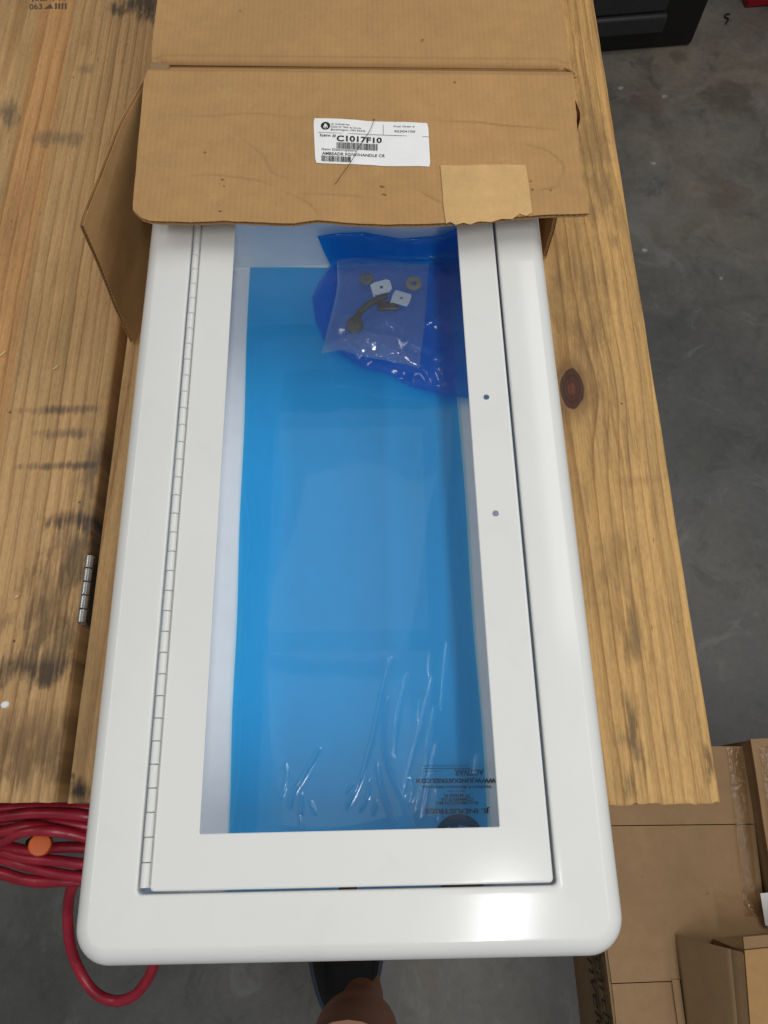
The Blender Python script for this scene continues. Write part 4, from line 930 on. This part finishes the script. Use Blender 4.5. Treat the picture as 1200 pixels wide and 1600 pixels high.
# ------------------------------------------------------------------ standing person: lower leg and shoe
g = G('tan_skin'); v_, X, Y, Z = g.coords(); n1 = g.noise(v_, 14.0, 4); n2 = g.noise(v_, 500.0, 2)
c = g.mix(g.mr(n1, .3, .7), lin(124, 80, 54), lin(150, 100, 70))
M_SKIN = g.end(g.pbsdf(Base_Color=c, Roughness=.5, Subsurface_Weight=.1, Subsurface_Radius=(.01, .004, .002), Normal=g.bump(n2, .15, .0005)))
foot = P(538, 1556, 0.03)
per = thing('person', 'tan bare lower leg in a black shoe standing on the floor below the cabinet', 'person', (foot[0], foot[1], 0))
def loft(cs, n=28):
    "cs: list of (centre, rx, ry, front) ellipses stacked along a limb"
    v = []; f = []
    for (c, rx, ry, back) in cs:
        for k in range(n):
            a = 6.2832 * k / n; x = rx * math.cos(a); y = ry * math.sin(a); y *= (1 + back) if y < 0 else 1; v.append((c[0] + x, c[1] + y, c[2]))
    m = len(cs); f = [(j * n + k, j * n + (k + 1) % n, (j + 1) * n + (k + 1) % n, (j + 1) * n + k) for j in range(m - 1) for k in range(n)]
    f += [tuple(range(n - 1, -1, -1)), tuple((m - 1) * n + k for k in range(n))]; return v, f
fx, fy = foot[0], foot[1]
a_ = P(566, 1540, .12); b_ = P(557, 1600, .37); lx = lambda z: a_[0] + (b_[0] - a_[0]) * (z - .12) / .25
key = [((lx(z), y, z), rx, ry, bk) for z, y, rx, ry, bk in ((.045, -.292, .030, .044, .1), (.085, -.298, .034, .043, .1), (.115, -.303, .036, .040, 0), (.16, -.306, .038, .040, 0), (.22, -.303, .045, .045, .1), (.30, -.297, .054, .053, .2),
       (.37, -.290, .058, .058, .25), (.43, -.288, .056, .058, .15), (.49, -.286, .057, .061, 0), (.55, -.287, .064, .068, 0), (.62, -.290, .072, .076, 0))]
def interp(key, n=5):
    arr = spline([np.r_[k[0], k[1], k[2], k[3]] for k in key], n); return [((a[0], a[1], a[2]), a[3], a[4], a[5]) for a in arr]
v, f = loft(interp(key)); mk('leg', v, f, M_SKIN, per, smooth=True, angle=70)
M_SHOE = plain('black_knit', lin(8, 8, 9), .75, var=.2, vscale=200, bumpv=.4, bscale=900); M_SOLE = plain('blue_grey_sole', lin(52, 66, 84), .6)
def shoe_outline(s):
    "foot outline: heel at s=0, toe at s=.5, length along +y"
    a = 2 * math.pi * s; y = .150 * -math.cos(a) + .10; w = .052 + .010 * math.sin((y + .05) / .30 * math.pi) if y < .15 else .060
    return (w * math.sin(a) * (1.06 if math.sin(a) > 0 else 1.0), y)
sh = []; n = 48; f = []
for (k_, z, dx) in ((1.02, .001, 0), (1.10, .006, 0), (1.13, .018, 0), (1.11, .030, 0), (1.04, .034, 0), (1.00, .0345, 0)):
    for i in range(n):
        x, y = shoe_outline(i / n); yc = .10; sh.append((fx + x * k_, fy + yc + (y - yc) * (1 + (k_ - 1) * .5), z))
f = [(j * n + i, j * n + (i + 1) % n, (j + 1) * n + (i + 1) % n, (j + 1) * n + i) for j in range(5) for i in range(n)] + [tuple(range(n - 1, -1, -1)), tuple(5 * n + i for i in range(n))]
mk_sole = None
shoe_v = []; f2 = []
for j in range(9):
    t = j / 8
    for i in range(n):
        x, y = shoe_outline(i / n); k_ = (1.0 - .30 * t ** 2); yy = y * (1 - .05 * t) ; front = max(0, (y - .06) / .19); z = .033 + t * (.085 - .052 * front ** .8); ky = 1 - .55 * t ** 2 * front
        xx = x * k_ * (1 - .35 * t * front) + .012 * t
        shoe_v.append((fx + xx, fy + (yy if y < .06 else .06 + (yy - .06) * ky), z))
f2 = [(j * n + i, j * n + (i + 1) % n, (j + 1) * n + (i + 1) % n, (j + 1) * n + i) for j in range(8) for i in range(n)] + [tuple(8 * n + i for i in range(n))]
so = mk('shoe', shoe_v, f2, M_SHOE, per, smooth=True, angle=60)
mk('sole', sh, f, M_SOLE, so, smooth=True, angle=50)
